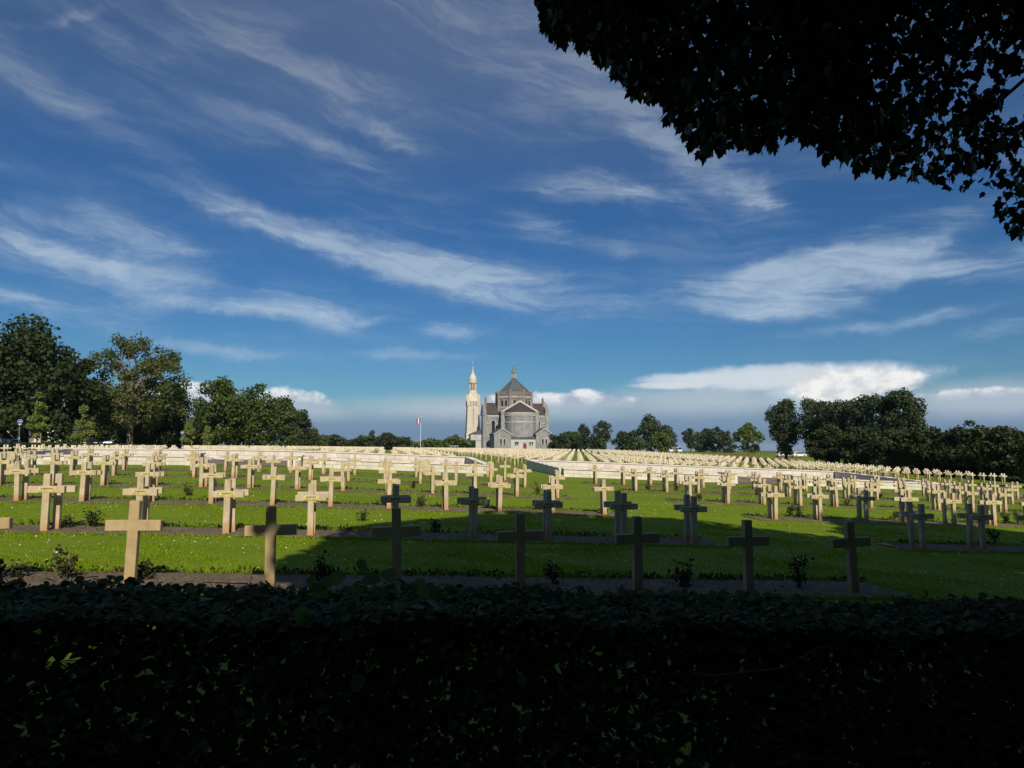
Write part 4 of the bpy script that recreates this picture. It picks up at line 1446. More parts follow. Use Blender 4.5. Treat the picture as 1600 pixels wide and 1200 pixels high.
    MB().lathe([(8.45, 15.0), (8.5, 15.1), (8.5, 15.5), (8.45, 15.6)], 20, 0, -18, math.pi, math.pi).build('string_course', 'church_pale', apx)
    mb = MB()
    for i in range(26):
        t = math.pi + math.pi * (i + .5) / 26
        c, s = math.cos(t), math.sin(t)
        V = []
        for dd in (8.2, 8.62):
            for (a, z) in ((-.26, 18.7), (.26, 18.7), (.26, 19.7), (-.26, 19.7)):
                V.append((c * dd - s * a, -18 + s * dd + c * a, z))
        mb.add(V, [(0, 1, 2, 3), (7, 6, 5, 4), (0, 4, 5, 1), (1, 5, 6, 2), (2, 6, 7, 3), (3, 7, 4, 0)])
    mb.lathe([(8.6, 19.7), (8.75, 19.8), (8.75, 20.6), (8.3, 20.7)], 20, 0, -18, math.pi, math.pi)
    mb.build('corbel_frieze', 'church_pale', apx)
    for t in (math.pi * 1.27, math.pi * 1.73, math.pi * 1.02, math.pi * 1.98):
        MB().lathe([(.3, -1), (.3, 18.8)], 6, 8.35 * math.cos(t), -18 + 8.35 * math.sin(t)).build('drainpipe', 'metal_grey', apx)
    MB().lathe([(8.8, 20.6), (5.4, 23.2), (.2, 26.0)], 20, 0, -18, math.pi, math.pi).build('apse_roof', 'tile_roof', apx)
    # low sacristy range: two gabled pavilions and the link with the red door
    for s in (-1, 1):
        x = s * 11.3
        pv = MB().prism([(x - 4.5, -1), (x + 4.5, -1), (x + 4.5, 8.6), (x, 11.6), (x - 4.5, 8.6)], 'y', -29, -12).build('pavilion', 'church_stone', root)
        MB().prism([(x - 4.9, 8.5), (x - 4.9, 9.0), (x, 12.2), (x + 4.9, 9.0), (x + 4.9, 8.5), (x, 11.65)], 'y', -29.3, -12).build('pavilion_roof', 'slate', pv)
        MB().prism([(x - 4.9, 8.3), (x - 4.9, 8.8), (x, 11.95), (x + 4.9, 8.8), (x + 4.9, 8.3), (x, 11.4)], 'y', -29.6, -29.2).build('gable_coping', 'church_pale', pv)
        MB().box(x - 4.8, x + 4.8, -29.4, -28.9, -1, .8).build('plinth', 'church_pale', pv)
        for xx in (-.95, .95):
            for zz in (3.2, 4.9):
                win(pv, x + xx, -29.0, zz, 1.0, 1.3, False)
    lk = MB().box(-6.8, 6.8, -28, -17, -1, 6.2).build('sacristy', 'church_pale', root)
    MB().prism([(-28.4, 6.2), (-28.4, 6.5), (-22, 8.6), (-22, 6.2)], 'x', -6.8, 6.8).build('sacristy_roof', 'slate', lk)
    for xx in (-4.2, -3.0, 3.6, 4.9):
        win(lk, xx, -28.0, 3.2, .75, 1.5, False)
    dp = MB().box(-.15, 1.75, -28.35, -27.9, -.6, 4.6).build('door_surround', 'church_stone', lk)
    MB().box(.0, 1.6, -28.45, -28.3, -.6, 3.7).build('door', 'door_red', lk)
    # west chapel block joining the tower side
    wc = MB().box(-25.2, -18.1, -3, 6, -1, 9.2).build('side_chapel', 'church_pale', root)
    MB().prism([(-25.6, 9.2), (-18.0, 9.2), (-18.0, 12.2)], 'y', -3.4, 6.4).build('side_chapel_roof', 'slate', wc)
    MB().box(-25.3, -18.05, -3.15, -3.0 + .02, 5.6, 5.9).build('string_course', 'church_stone', wc)
    return root


basilica()


def lantern_tower():
    u, v = PZ(738.5, 410)
    root = empty('lantern_tower', G(u, v, 0), 'tall cream stone lantern tower with small dome, left of the church', 'tower')
    root.scale = (.96, .96, .925)
    q = math.pi / 4
    r2 = math.sqrt(2)
    MB().lathe([(r2 * 6.2, -1), (r2 * 6.0, .8), (r2 * 5.0, 1.6), (r2 * 4.3, 4.5), (r2 * 4.2, 9.4)], 4, 0, 0, q).build('base', 'tower_stone', root)
    MB().lathe([(r2 * 4.45, 9.4), (r2 * 4.5, 9.5), (r2 * 4.5, 10.1), (r2 * 4.2, 10.3)], 4, 0, 0, q).build('base_moulding', 'tower_stone', root)
    MB().lathe([(r2 * 4.1, 10.3), (r2 * 3.45, 28.0)], 4, 0, 0, q).build('shaft', 'tower_stone', root)
    MB().prism([(-1.9, 2.0), (1.9, 2.0), (1.9, 4.2), (0, 6.8), (-1.9, 4.2)], 'y', -4.75, -4.1).build('portal', 'tower_stone', root)
    MB().box(-.6, .6, -4.85, -4.7, 1.9, 4.3).build('door', 'church_brick', root)
    # carved inscription running down the shaft
    mb = MB()
    rr = random.Random(5)
    for i in range(16):
        z = 26.6 - i * .82
        mb.box(-.55 + rr.uniform(0, .2), .55 - rr.uniform(0, .2), -3.98 - (26 - z) * .035 + .42, -3.62 - (26 - z) * .035 + .3, z - .26, z + .20)
    mb.build('inscription', 'church_stone', root)
    MB().lathe([(r2 * 3.6, 28.0), (r2 * 3.75, 28.2), (r2 * 3.7, 31.2), (r2 * 3.4, 31.4)], 4, 0, 0, q).build('carved_band', 'tower_stone', root)
    for sx in (-1, 1):
        for sy in (-1, 1):
            MB().box(sx * 3.3 - .55, sx * 3.3 + .55, sy * 3.3 - .55, sy * 3.3 + .55, 28.0, 34.2).lathe([(.6, 34.2), (.1, 35.4)], 6, sx * 3.3, sy * 3.3).build('corner_pinnacle', 'tower_stone', root)
    for x in (-1.7, 0, 1.7):
        MB().box(x - .45, x + .45, -3.85, -3.6, 28.6, 30.8).build('niche', 'church_stone', root)
    MB().lathe([(r2 * 3.2, 31.4), (r2 * 2.7, 34.4), (r2 * 2.5, 36.0)], 4, 0, 0, q).lathe([(2.7, 35.6), (2.5, 37.6), (2.45, 37.9)], 12).build('upper_stage', 'tower_stone', root)
    lt = MB().lathe([(1.5, 37.9), (1.5, 42.4)], 12).build('lantern_core', 'church_brick', root)
    for k in range(12):
        t = 2 * math.pi * (k + .5) / 12
        MB().lathe([(.27, 37.9), (.27, 42.4)], 6, 2.08 * math.cos(t), 2.08 * math.sin(t)).build('column', 'tower_stone', root)
    MB().lathe([(2.4, 42.4), (2.65, 42.7), (2.65, 43.5), (2.3, 43.7)], 16).build('cornice', 'tower_stone', root)
    MB().lathe([(2.3, 43.7), (2.4, 44.8), (2.15, 46.2), (1.55, 47.6), (.95, 48.7), (.62, 49.5), (.6, 50.4), (.3, 50.7), (.24, 52.6), (.1, 53.6)], 16).build('dome', 'tower_stone', root, smooth_shade=False)
    MB().lathe([(.08, 53.5), (.08, 57.4)], 5).box(-.35, .35, -.1, .1, 55.4, 56.2).build('weather_vane', 'metal_grey', root)


lantern_tower()


# ------------------------------------------------------------------ flag
def flagpole():
    u, v = PZ(657.5, 205)
    root = empty('flagpole', G(u, v), 'tall white flagpole with blue, white and red flag, left of the tower', 'flagpole')
    MB().tube([(0, 0, -.2), (0, 0, 5), (0, 0, 10.0)], [.085, .07, .05], 8).lathe([(.11, 10.0), (.11, 10.12), (.02, 10.2)], 8).build('pole', 'paint_white', root)
    fl = link('flag', None, root)
    w = 1.35
    for k, m in enumerate(('flag_blue', 'flag_white', 'flag_red')):
        V, F = [], []
        n = 6
        for i in range(n + 1):
            s = (k + i / n) / 3
            x = -.06 - w * s * .86
            y = .16 * math.sin(s * 7.5) * s
            for z in (9.8 - .35 * s * s, 8.35 - .55 * s):
                V.append((x, y, z))
        for i in range(n):
            F.append((2 * i, 2 * i + 1, 2 * i + 3, 2 * i + 2))
        mesh_np(('blue_stripe', 'white_stripe', 'red_stripe')[k], V, F, m, fl, True)


flagpole()


# ------------------------------------------------------------------ cars, signs, small buildings
def car(px, Z, rz, paint, label, van=False, scale=1.0, group='parked vehicles'):
    u, v = PZ(px, Z)
    root = empty('parked_van' if van else 'parked_car', G(u, v, .03), label, 'van' if van else 'car', group, rz)
    root.scale = (scale,) * 3
    if van:
        prof = [(-2.3, .3), (2.25, .3), (2.35, .75), (2.2, 1.1), (1.55, 1.95), (1.2, 2.1), (-2.15, 2.12), (-2.32, 1.9)]
        glass = [(1.45, 1.9), (2.05, 1.15), (.75, 1.12), (.75, 1.85)]
    else:
        prof = [(-2.05, .28), (2.05, .28), (2.15, .55), (2.05, .80), (1.15, .96), (.45, 1.42), (-.6, 1.50), (-1.45, 1.36), (-2.0, .98), (-2.12, .65)]
        glass = [(.42, 1.36), (.98, .98), (-1.72, .98), (-1.38, 1.30), (-.6, 1.43)]
    hw = .86
    V = []
    n = len(prof)
    for sy in (-1, 1):
        for (x, z) in prof:
            t = max(0, (z - .95) / .9)
            V.append((x, sy * (hw - .20 * min(1, t * 1.6)) if not van else sy * (hw - .06 * t), z))
    mb = MB()
    mb.add(V, [tuple(range(n)), tuple(range(2 * n - 1, n - 1, -1))] + [(i, n + i, n + (i + 1) % n, (i + 1) % n) for i in range(n)])
    bm = bmesh.new()
    vs = [bm.verts.new(q) for q in mb.V]
    for f in mb.F:
        bm.faces.new([vs[i] for i in f])
    bmesh.ops.recalc_face_normals(bm, faces=bm.faces)
    bmesh.ops.bevel(bm, geom=list(bm.edges), offset=.07, segments=2, affect='EDGES')
    me = bpy.data.meshes.new('body')
    bm.to_mesh(me)
    bm.free()
    me.materials.append(MATS[paint])
    body = link('body', me, root)
    for sy in (-1, 1):
        V = [(x, sy * (hw - .20 * min(1, max(0, (z - .95) / .9) * 1.6) + .012 if not van else hw + .01 - .06 * max(0, (z - .95) / .9)), z) for x, z in glass]
        mesh_np('side_window', V, [tuple(range(len(V)))], 'dark_glass', root)
        for x in (-1.3, 1.32):
            w = MB().lathe([(.33, -.1), (.33, .1)], 14).build('wheel', 'rubber', root)
            w.rotation_euler = (math.pi / 2, 0, 0)
            w.location = (x, sy * (hw - .08), .33)
            MB().lathe([(.2, -.115), (.2, .115)], 10).build('rim', 'metal_grey', w)
        MB().box(2.06 if not van else 2.26, 2.16 if not van else 2.36, sy * .62 - .2, sy * .62 + .2, .58, .74, .02).build('headlight', 'paint_white', root)
        MB().box(.75, .95, sy * .98 - .09, sy * .98 + .09, .96, 1.1, .02).build('wing_mirror', paint, root)
    # windscreen and rear window on the sloping ends
    if not van:
        mesh_np('windscreen', [(1.17, -.72, 1.0), (1.17, .72, 1.0), (.50, .60, 1.43), (.50, -.60, 1.43)], [(0, 1, 2, 3)], 'dark_glass', root)
        mesh_np('rear_window', [(-2.02, -.68, 1.02), (-2.02, .68, 1.02), (-1.52, .6, 1.37), (-1.52, -.6, 1.37)], [(3, 2, 1, 0)], 'dark_glass', root)
    else:
        mesh_np('windscreen', [(2.23, -.75, 1.16), (2.23, .75, 1.16), (1.62, .70, 1.94), (1.62, -.70, 1.94)], [(0, 1, 2, 3)], 'dark_glass', root)
    return root


car(6, 90, math.radians(-20), 'paint_silver', 'silver car at the left edge behind the hedge')
car(140, 97, math.radians(-62), 'paint_black', 'black car parked behind the hedge beside a young staked tree')
car(168, 104, math.radians(-72), 'paint_silver', 'silver car parked right of the black car, partly behind the olive tree trunk')
car(762, 330, math.radians(10), 'paint_white', 'small white car parked at the foot of the church')
car(706.5, 330, math.radians(-80), 'paint_white', 'left one of two white vans beside the lantern tower', True)
car(712.5, 330, math.radians(-84), 'paint_white', 'right one of two white vans beside the lantern tower', True)
car(1042, 262, math.radians(-75), 'paint_white', 'left one of two white vans below the yellow-green tree', True)
car(1056, 262, math.radians(-78), 'paint_white', 'right one of two white vans below the yellow-green tree', True)
car(1222, 190, math.radians(5), 'paint_white', 'left white car glimpsed beyond the hedge beside the poplar trunk')
car(1245, 190, math.radians(8), 'paint_white', 'right white car glimpsed beyond the hedge under the poplars')


def arrow_sign(px, Z, hz, label, plate=True):
    u, v = PZ(px, Z)
    root = empty('road_sign', G(u, v), label, 'sign', None, -math.radians(20) * 0)
    root.rotation_euler = (0, 0, math.atan2(-u, v) * 1.0)
    root.scale = (.68,) * 3
    hz /= .68
    MB().tube([(0, .06, -.3), (0, .06, hz + .3)], .035, 8).build('post', 'metal_grey', root)
    d = MB().lathe([(.36, -.012), (.36, .012)], 24).build('rim', 'paint_white', root)
    d.rotation_euler = (math.pi / 2, 0, 0)
    d.location = (0, 0, hz)
    f = MB().lathe([(.325, .0), (.325, .02)], 24).build('disc', 'sign_blue', d)
    MB().add([(-.2, -.045, .024), (.04, -.045, .024), (.04, -.15, .024), (.22, 0, .024), (.04, .15, .024), (.04, .045, .024), (-.2, .045, .024)], [(0, 1, 2, 3, 4, 5, 6)]).build('arrow', 'paint_white', d)
    if plate:
        MB().box(-.2, .2, -.015, .015, hz - .58, hz - .42).build('plate', 'paint_white', root)


arrow_sign(32, 82, 3.0, 'round blue sign with white right arrow among the left trees')
arrow_sign(286, 104, 3.0, 'small round blue sign near the thin-leaved olive tree', False)


def house(px, Z, w, d, h, label):
    u, v = PZ(px, Z)
    root = empty('white_house', G(u, v), label, 'house')
    MB().box(-w / 2, w / 2, -d / 2, d / 2, -.3, h).build('wall', 'plaster_white', root)
    MB().prism([(-d / 2 - .4, h), (d / 2 + .4, h), (0, h + d * .38)], 'x', -w / 2 - .3, w / 2 + .3).build('roof', 'slate', root)
    for i in range(3):
        x = -w / 2 + w * (i + .5) / 3
        f = MB().box(x - .6, x + .6, -d / 2 - .06, -d / 2 + .02, 1.0, 2.5).build('window', 'paint_white', root)
        MB().box(x - .5, x + .5, -d / 2 - .08, -d / 2 - .05, 1.1, 2.4).build('pane', 'dark_glass', f)


house(8, 125, 10, 6, 3.4, 'white low house glimpsed under the huge dark tree')
house(80, 128, 6, 5, 3.2, 'white wall of a house glimpsed behind the leftmost young tree')

# dark railing along the edge of the plateau on the right
def railing():
    root = empty('railing', G(*PZ(1175, 215)), 'thin dark railing on the skyline below the right-hand poplars', 'railing')
    a, b = np.array(PZ(1085, 245)), np.array(PZ(1262, 200))
    o = np.array(root.location)
    mb = MB()
    pts = []
    for i in range(41):
        q = a + (b - a) * i / 40
        z = float(gz(*q))
        pts.append((q[0] - o[0], q[1] - o[1], z + 1.05 - o[2]))
        MB().box(q[0] - o[0] - .05, q[0] - o[0] + .05, q[1] - o[1] - .05, q[1] - o[1] + .05, z - .2 - o[2], z + 1.05 - o[2]).build('post', 'bark', root)
    mb.tube(pts, .10, 4)
    mb.build('top_rail', 'bark', root)


railing()


def bird(px, py, Z, label, rz):
    d = px_dir(px, py)
    p = Vector((0, 0, EYE)) + d * (Z / d.y)
    root = empty('bird', p, label, 'bird', 'birds in flight', rz)
    MB().lathe([(.01, -.16), (.05, -.08), (.06, 0), (.04, .1), (.01, .2)], 8).build('body', 'bird_dark', root, True).rotation_euler = (math.pi / 2, 0, 0)
    for s in (-1, 1):
        V = [(0, -.07, .02), (s * .22, -.09, .10), (s * .42, .02, .05), (s * .2, .06, .09), (0, .07, .02)]
        mesh_np('wing', V + [(x, y, z - .008) for x, y, z in V], [(0, 1, 2, 3, 4), (9, 8, 7, 6, 5)] + [(i, (i + 1) % 5, 5 + (i + 1) % 5, 5 + i) for i in range(5)], 'bird_dark', root)


bird(399, 563, 150, 'tiny dark bird flying above the left trees', .5)
bird(967, 560, 170, 'tiny dark bird flying right of the church spire', -.6)


# ------------------------------------------------------------------ rose bushes in the soil beds
def rose_bush(u, v, h, seed, label, dense=1.0):
    rng = np.random.default_rng(seed)
    root = empty('rose_bush', G(u, v), label, 'rose bush', 'rose bushes between the crosses')
    mb = MB()
    P, A = [], []
    for k in range(int(4 + 2 * dense)):
        a = rng.uniform(0, 2 * math.pi)
        lean = rng.uniform(.08, .5)
        pts = [np.array([0, 0, -.03])]
        hh = h * rng.uniform(.6, 1.05)
        for i in range(1, 6):
            t = i / 5
            pts.append(np.array([math.cos(a) * lean * t * h, math.sin(a) * lean * t * h, hh * t]) + rng.normal(0, .012, 3))
        mb.tube(pts, list(np.linspace(.008, .003, 6)), 4)
        for i in range(int(7 * dense)):
            t = rng.uniform(.25, 1)
            q = pts[0] + (pts[-1] - pts[0]) * t
            for _ in range(3):
                P.append(q + rng.normal(0, .045, 3))
                A.append(rdir(1, rng)[0])
    mb.build('stems', 'bark', root)
    P = np.array(P)
    P[:, 2] = np.maximum(P[:, 2], .02)
    leaves('leaves', P, np.array(A) + np.array([0, 0, .2]), rdir(len(P), rng) + np.array([0, -.4, .6]), rng.uniform(.04, .075, len(P)), LEAF6, 'leaf_rose', root, kind='stuff')


def rose_at(px, py, h, seed, label, dense=1.0):
    """on the ground where the photo shows its foot"""
    Z = 12.0
    for _ in range(40):
        u, v = PZ(px, Z)
        Z = FPX * float(drop(u, v)) / (py - HOR)
    rose_bush(u, v, h, seed, label, dense)


ROSES = [(118, 900, .42, 'spindly dark rose bush left of the sunlit front cross'), (10, 900, .20, 'low rose bush at the left edge by the front row'),
         (40, 899, .16, 'low leafy rose clump by the front row near the left edge'), (240, 902, .22, 'low dark rose bush right of the sunlit front cross'),
         
         (515, 905, .34, 'wispy rose bush between two front crosses left of centre'), (865, 908, .3, 'small rose bush right of the central front cross'),
          (1062, 912, .34, 'shaded rose bush between two front crosses right of centre'),
         (1240, 914, .55, 'tall thin rose bush left of the last front cross'), (155, 822, .34, 'green rose bush in the second row near the left'),
         (118, 823, .2, 'dark low rose bush in the second row near the left edge'), (300, 773, .3, 'rose bush in the third row, left field'),
         (660, 790, .36, 'rose bush in the third row, left of the shaded pair'), (570, 812, .22, 'low rose bush behind the second row left of centre'),
         (683, 830, .3, 'rose bush at the edge of the tree shadow'), (840, 772, .5, 'upright dark rose bush at the grass aisle, fourth row'),
         (1010, 765, .34, 'round rose bush in the right block, fifth row'), (1055, 766, .36, 'second round rose bush in the right block, fifth row'),
         (1090, 780, .24, 'low rose bush beside the right block, fourth row'), (1228, 804, .34, 'rose bush between the first third-row crosses of the right block'),
         (1243, 804, .38, 'larger rose bush beside the second third-row cross of the right block'), (1317, 790, .4, 'rose bush in the right block, fourth row'),
         (1370, 778, .34, 'rose bush in the right block, fifth row'), (1392, 808, .24, 'low rose bush in the right block, third row'),
         (1540, 845, .36, 'shaded rose bush beside the last second-row pair'), (1562, 815, .46, 'tall rose bush near the right edge, third row'),
         (1580, 815, .5, 'tallest rose bush near the right edge, third row'), (330, 745, .4, 'dark rose bush before the left enclosure entrance'),
         (433, 760, .3, 'rose bush in the left field, fourth row'), (646, 762, .3, 'rose bush in the left field below the wall, fourth row')]
for i, (px, py, h, lab) in enumerate(ROSES):
    rose_at(px, py, h, 300 + i, lab, 1.3 if h > .3 else 1.0)
# unlit low clumps in the rest of the beds
r_ = random.Random(9)


# ------------------------------------------------------------------ foreground hedge
def front_hedge():
    rng = np.random.default_rng(77)
    u0, u1, v0, v1 = -3.4, 5.6, 2.50, 3.05
    root = empty('hornbeam_hedge', G(1.0, 2.8), 'dark shaded clipped hornbeam hedge across the whole foreground', 'hedge')
    o = np.array(root.location)
    topz = lambda u: EYE - (.584 + .056 * u)

    def leafset(n, where):
        u = rng.uniform(u0, u1, n)
        tz = topz(u) + .009 * np.sin(u * 5.1) + .007 * np.sin(u * 11.3 + 1) + .012 * np.sin(u * 2.3)
        if where == 'top':
            v = rng.uniform(v0 - .02, v1 + .02, n)
            z = tz - np.abs(rng.normal(0, .035, n)) + (rng.random(n) < .012) * rng.uniform(0, .05, n)
            nr = rdir(n, rng) * .55 + np.array([0, -.1, 1.0])
        elif where == 'front':
            v = v0 + np.abs(rng.normal(0, .05, n)) - .02
            z = tz - 1.3 * rng.random(n)
            nr = rdir(n, rng) * .8 + np.array([0, -.8, .35])
        else:
            v = rng.uniform(v0, v1, n)
            z = tz - 1.3 * rng.random(n)
            nr = rdir(n, rng) + np.array([0, -.2, .4])
        p = np.stack([u, v, z], -1)
        return p, nr
    # patchy density: woody gaps in the face
    def holes(p):
        f = np.sin(p[:, 0] * 3.1 + 1.7) * np.sin(p[:, 2] * 5.3 + p[:, 0] * 1.3) + .5 * np.sin(p[:, 0] * 8.7 + p[:, 2] * 6.1)
        return rng.random(len(p)) < np.clip(.92 - .30 * f * (p[:, 2] < topz(p[:, 0]) - .12), .25, 1)
    P, N = [], []
    for n, w in ((30000, 'top'), (40000, 'front'), (46000, 'in')):
        p, nr = leafset(n, w)
        if w != 'top':
            k = holes(p)
            p, nr = p[k], nr[k]
        P.append(p)
        N.append(nr)
    P = np.concatenate(P)
    N = np.concatenate(N)
    n = len(P)
    al = rdir(n, rng) * np.array([1, 1, .5]) + np.array([0, -.2, -.15])
    n_in = n - 30000
    sz = rng.uniform(.022, .046, n)
    a, b = slice(0, n - n_in), slice(n - n_in, n)
    leaves('foliage', P[a] - o, al[a], N[a], sz[a], LEAF10, 'leaf_hedge', root, wid=1.15, kind='stuff')
    deep = P[b][:, 1] > v0 + .14
    sz[b] *= np.where(deep, 1.55, 1.12)
    leaves('inner_foliage', P[b] - o, al[b], N[b], sz[b], LEAF6, 'leaf_hedge', root, wid=1.15, kind='stuff')
    mb = MB()
    for k in range(34):
        u = u0 + (u1 - u0) * (k + rng.uniform(.2, .8)) / 34
        v = 2.8 + rng.normal(0, .07)
        g0 = float(gz(u, v))
        H = topz(u) - g0
        p0 = np.array([u, v, g0 - .05])
        stem = [p0 + np.array([rng.normal(0, .02) * i, rng.normal(0, .02) * i, H * .9 * i / 5]) for i in range(6)]
        mb.tube(stem - o, list(np.linspace(.022, .006, 6)), 6)
        for _ in range(22):
            q = stem[rng.integers(1, 6)]
            e = q + np.array([rng.normal(0, .16), rng.uniform(-.30, .28), rng.uniform(-.02, .26)])
            e[2] = min(e[2], topz(e[0]) - .01)
            tw = limb_path(q, e, rng, 4, .25)
            mb.tube(np.array(tw) - o, list(np.linspace(.006, .002, 4)), 4)
            for _ in range(2):
                q2 = tw[rng.integers(1, 4)]
                e2 = q2 + rng.normal(0, .07, 3)
                e2[2] = min(e2[2], topz(e2[0]) - .01)
                mb.tube(np.array(limb_path(q2, e2, rng, 3, .2)) - o, [.003, .002, .0015], 3)
    mb.build('stems', 'bark', root)
    # hazel shoots with big leaves growing through the hedge left of centre
    pts = []
    for (px, py, k, s) in ((505, 925, 5, .06), (600, 915, 6, .05), (640, 930, 3, .05), (560, 960, 7, .09), (520, 985, 6, .08), (600, 1000, 5, .08), (460, 975, 5, .06), (575, 1040, 6, .09), (610, 960, 4, .06), (300, 930, 3, .05)):
        d = px_dir(px, py)
        q = np.array([0, 0, EYE]) + np.array(d) * (2.52 / d.y)
        for _ in range(k):
            pts.append(q + rng.normal(0, s, 3) * np.array([1, .4, .8]))
    pts = np.array(pts)
    m = len(pts)
    leaves('hazel_shoots', pts - o, rdir(m, rng) * np.array([1, .5, .6]) + np.array([0, -.2, -.2]), rdir(m, rng) * .5 + np.array([0, -.5, .8]), rng.uniform(.042, .072, m), LEAF10, 'leaf_sprig', root, wid=1.35, kind='stuff')


front_hedge()


# ------------------------------------------------------------------ overhanging maple at the upper right, and the avenue trees behind the camera
EDGE = [(838, -20), (838, 25), (852, 62), (880, 78), (908, 76), (938, 104), (958, 118), (975, 150), (1032, 160), (1044, 196), (1065, 215), (1100, 247), (1140, 238), (1185, 238),
        (1225, 228), (1278, 224), (1290, 258), (1335, 268), (1380, 276), (1420, 284), (1450, 282), (1490, 308), (1525, 300), (1560, 318), (1563, 372), (1600, 376), (1700, 430), (1900, 480)]


def overhang():
    rng = np.random.default_rng(5)
    tu, tv = 7.6, -2.4
    root = empty('maple_tree', G(tu, tv), 'dark overhanging maple whose branches fill the upper right corner', 'tree')
    o = np.array(root.location)
    ex = np.array([e[0] for e in EDGE])
    ey = np.array([e[1] for e in EDGE])
    f = np.array([math.sin(YAW) * math.cos(PITCH), math.cos(YAW) * math.cos(PITCH), math.sin(PITCH)])
    r = np.array([math.cos(YAW), -math.sin(YAW), 0])
    up = np.cross(r, f)
    # low hanging sprays of the crown's front edge
    n = 4700
    px = rng.uniform(838, 1720, n)
    lim = np.interp(px, ex, ey)
    py = lim - (lim + 130) * rng.random(n)
    Z = rng.uniform(4.6, 7.6, n)
    C = np.array([0, 0, EYE]) + (f[None] + r[None] * ((px - 800) / FPX)[:, None] + up[None] * ((600 - py) / FPX)[:, None]) * Z[:, None]
    k = 5
    P = (C[:, None, :] + rng.normal(0, .10, (n, k, 3)) + np.array([0, 0, -.03])).reshape(-1, 3)
    x, y, z = project(P)
    # more leaves along the hanging rim
    n2 = 1500
    px2 = rng.uniform(838, 1640, n2)
    lim2 = np.interp(px2, ex, ey)
    Z2 = rng.uniform(4.8, 6.4, n2)
    py2 = lim2 - rng.exponential(14, n2) - 6
    P2 = np.array([0, 0, EYE]) + (f[None] + r[None] * ((px2 - 800) / FPX)[:, None] + up[None] * ((600 - py2) / FPX)[:, None]) * Z2[:, None]
    P = np.concatenate([P, P2])
    x, y, z = project(P)
    lump = 9 * np.sin(x * .11 + 1) * np.sin(x * .037) + 7 * np.sin(x * .23) - 6
    lim = np.interp(x, ex, ey) + lump
    ok = (x > 838 + 6 * np.sin(y * .2)) & (y < lim - 14 + rng.normal(0, 7, len(x)))
    # thinner foliage to the right, with sky showing through
    thin = np.clip((x - 1290) / 250, 0, 1) * np.clip((y + 40) / 160, 0, 1)
    hole = np.sin(x * .045 + 2 * np.sin(y * .03)) * np.sin(y * .05 + x * .012)
    ok &= rng.random(len(x)) > thin * np.clip(.70 + .45 * hole, 0, .955)
    ok &= ~((x > 1565) & (x < 1640) & (y > 108) & (y < 185) & (rng.random(len(x)) < .93))
    P = P[ok]
    m = len(P)
    al = rng.normal(0, .45, (m, 3)) + np.array([0, .15, -.8])
    nr = rdir(m, rng) * .8 + np.array([0, -.5, .5])
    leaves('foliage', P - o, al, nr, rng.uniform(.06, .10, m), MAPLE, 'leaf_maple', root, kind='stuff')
    # rest of the crown: behind and above the picture
    cc = np.array([6.5, -1.2, 8.4])
    rad = np.array([7.4, 6.2, 5.6])
    n = 27000
    d = rdir(n, rng)
    Q = cc + d * rad * (rng.random(n) ** .33)[:, None] * (1 + .06 * np.sin(d[:, :1] * 9) * np.sin(d[:, 2:3] * 7))
    x, y, z = project(Q)
    vis = (z > .3) & (x > -60) & (x < 1680) & (y > -100)
    Q = Q[~vis & (Q[:, 2] > 2.6)]
    m = len(Q)
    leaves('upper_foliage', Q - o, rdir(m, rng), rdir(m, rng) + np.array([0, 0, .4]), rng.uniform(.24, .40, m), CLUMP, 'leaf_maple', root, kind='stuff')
    mb = MB()
    g0 = float(gz(tu, tv))
    trunk = [np.array([tu, tv, g0 - .3]), np.array([tu - .05, tv, 1.8]), np.array([tu - .3, tv + .1, 4.0]), np.array([tu - .8, tv + .4, 6.5]), np.array([tu - 1.4, tv + .9, 9.5]), np.array([tu - 1.7, tv + 1, 12])]
    mb.tube(np.array(trunk) - o, [.42, .34, .30, .24, .14, .05], 10)
    mb.build('trunk', 'bark', root)
    mb = MB()
    for (px, py, Z) in ((900, -40, 6.2), (1050, 60, 6.0), (1150, 120, 5.6), (1330, 180, 5.6), (1480, 230, 5.4), (1590, 300, 5.2), (1250, -60, 6.8), (1450, 60, 6.4), (1600, 150, 5.2)):
        e = np.array([0, 0, EYE]) + (f + r * ((px - 800) / FPX) + up * ((600 - py) / FPX)) * Z
        s = trunk[2] + np.array([0, 0, rng.uniform(-.3, 2.0)])
        mid = (s + e) / 2 + np.array([0, 0, .9])
        pts = [s, s * .55 + mid * .45 + np.array([0, 0, .25]), mid, mid * .5 + e * .5 + np.array([0, 0, .2]), e]
        mb.tube(np.array(pts) - o, [.10, .075, .05, .03, .008], 6)
        for _ in range(9):
            q = pts[3] * rng.uniform(.2, 1) + pts[4] * 1
            q = pts[3] + (pts[4] - pts[3]) * rng.random()
            ee = q + rng.normal(0, .28, 3) * np.array([1, 1, .6]) + np.array([0, 0, -.1])
            xx, yy, zz = project(ee)
            if yy[0] < np.interp(xx[0], ex, ey) - 14:
                mb.tube(np.array(limb_path(q, ee, rng, 4, .2)) - o, [.008, .006, .004, .002], 4)
    mb.build('branches', 'bark', root)


overhang()


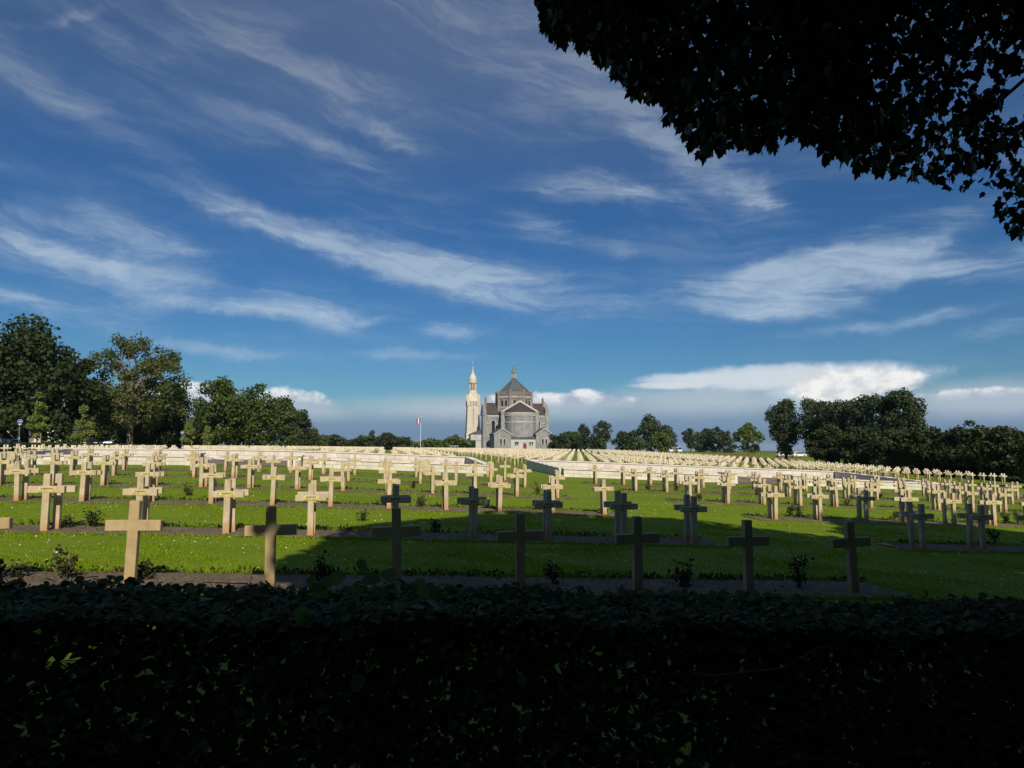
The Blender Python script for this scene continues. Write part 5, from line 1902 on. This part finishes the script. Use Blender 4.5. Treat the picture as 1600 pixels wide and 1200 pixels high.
def avenue_tree(u, v, cr, cz, label, seed, n=9000):
    rng = np.random.default_rng(seed)
    root = empty('avenue_tree', G(u, v), label, 'tree', 'avenue trees behind the viewer')
    o = np.array(root.location)
    d = rdir(n, rng)
    Q = np.array([u, v, cz]) + d * np.array(cr) * (rng.random(n) ** .30)[:, None] * (1 + .12 * np.sin(d[:, :1] * 7 + seed) * np.sin(d[:, 2:3] * 6 + seed))
    x, y, z = project(Q)
    vis = (z > .2) & (x > -80) & (x < 1680) & (y > -60) & (y < 1260)
    Q = Q[~vis]
    m = len(Q)
    leaves('crown', Q - o, rdir(m, rng), rdir(m, rng) + np.array([0, 0, .4]), rng.uniform(.42, .68, m), CLUMP, 'leaf_maple', root, kind='stuff')
    g0 = float(gz(u, v))
    MB().tube([(0, 0, -.3), (.05, 0, 2), (.1, .1, cz * .6), (0, .1, cz)], [.4, .32, .26, .12], 8).build('trunk', 'bark', root)


AV = [(-4.6, -13.5, 6.0, 8.5), (-10.2, -13.8, 6.0, 8.5), (-16.0, -14.2, 5.8, 8.3), (1.2, -14.2, 6.0, 8.6), (7.0, -14.6, 6.0, 8.5), (12.5, -12.0, 5.2, 8.0), (16.7, 0.6, 5.4, 8.0), (25, -8, 5.2, 8.0)]
for i, (u, v, R, cz) in enumerate(AV):
    u += 1.0
    avenue_tree(u, v, (5.0 if u < 15 else 4.6, 5.0, R), cz, ['first', 'second', 'third', 'fourth', 'fifth', 'sixth', 'seventh', 'eighth'][i] + ' maple of the avenue behind the viewer', 101 + i, 6500)

SKY_BLOCK_TREES = [(-27, -33), (-15, -35), (-3, -33), (9, -35), (21, -33), (33, -31), (-39, -27), (44, -22), (-50, -18), (55, -12)]  # unseen trees added behind the camera to block sky light and deepen the shade
for i, (u, v) in enumerate(SKY_BLOCK_TREES):
    tree(0, 0, 23.0, BUSHY(8.2, .01), ['first', 'second', 'third', 'fourth', 'fifth', 'sixth', 'seventh', 'eighth', 'ninth', 'tenth'][i] + ' unseen tree added at the back to block sky light', 'leaf_dark', 3800, 1.25, 50, 2.6, .4, 120 + i, uv=(u, v), group='unseen trees added to block sky light')


# ------------------------------------------------------------------ air over the plain
def haze():
    o = MB().box(-14600, 14600, -420, 24600, -125, 62).build('haze', None, None, kind='stuff', label='thin pale air fading the far plain to blue', cat='haze')
    m = bpy.data.materials.new('haze')
    m.use_nodes = True
    m.node_tree.nodes.clear()
    g = NT(m.node_tree)
    out = g.n('ShaderNodeOutputMaterial')
    v = g.n('ShaderNodeVolumePrincipled')
    v.inputs['Color'].default_value = (0.62, 0.78, 1.0, 1)
    v.inputs['Density'].default_value = 6.0e-5
    m.node_tree.links.new(v.outputs[0], out.inputs['Volume'])
    o.data.materials.append(m)


haze()
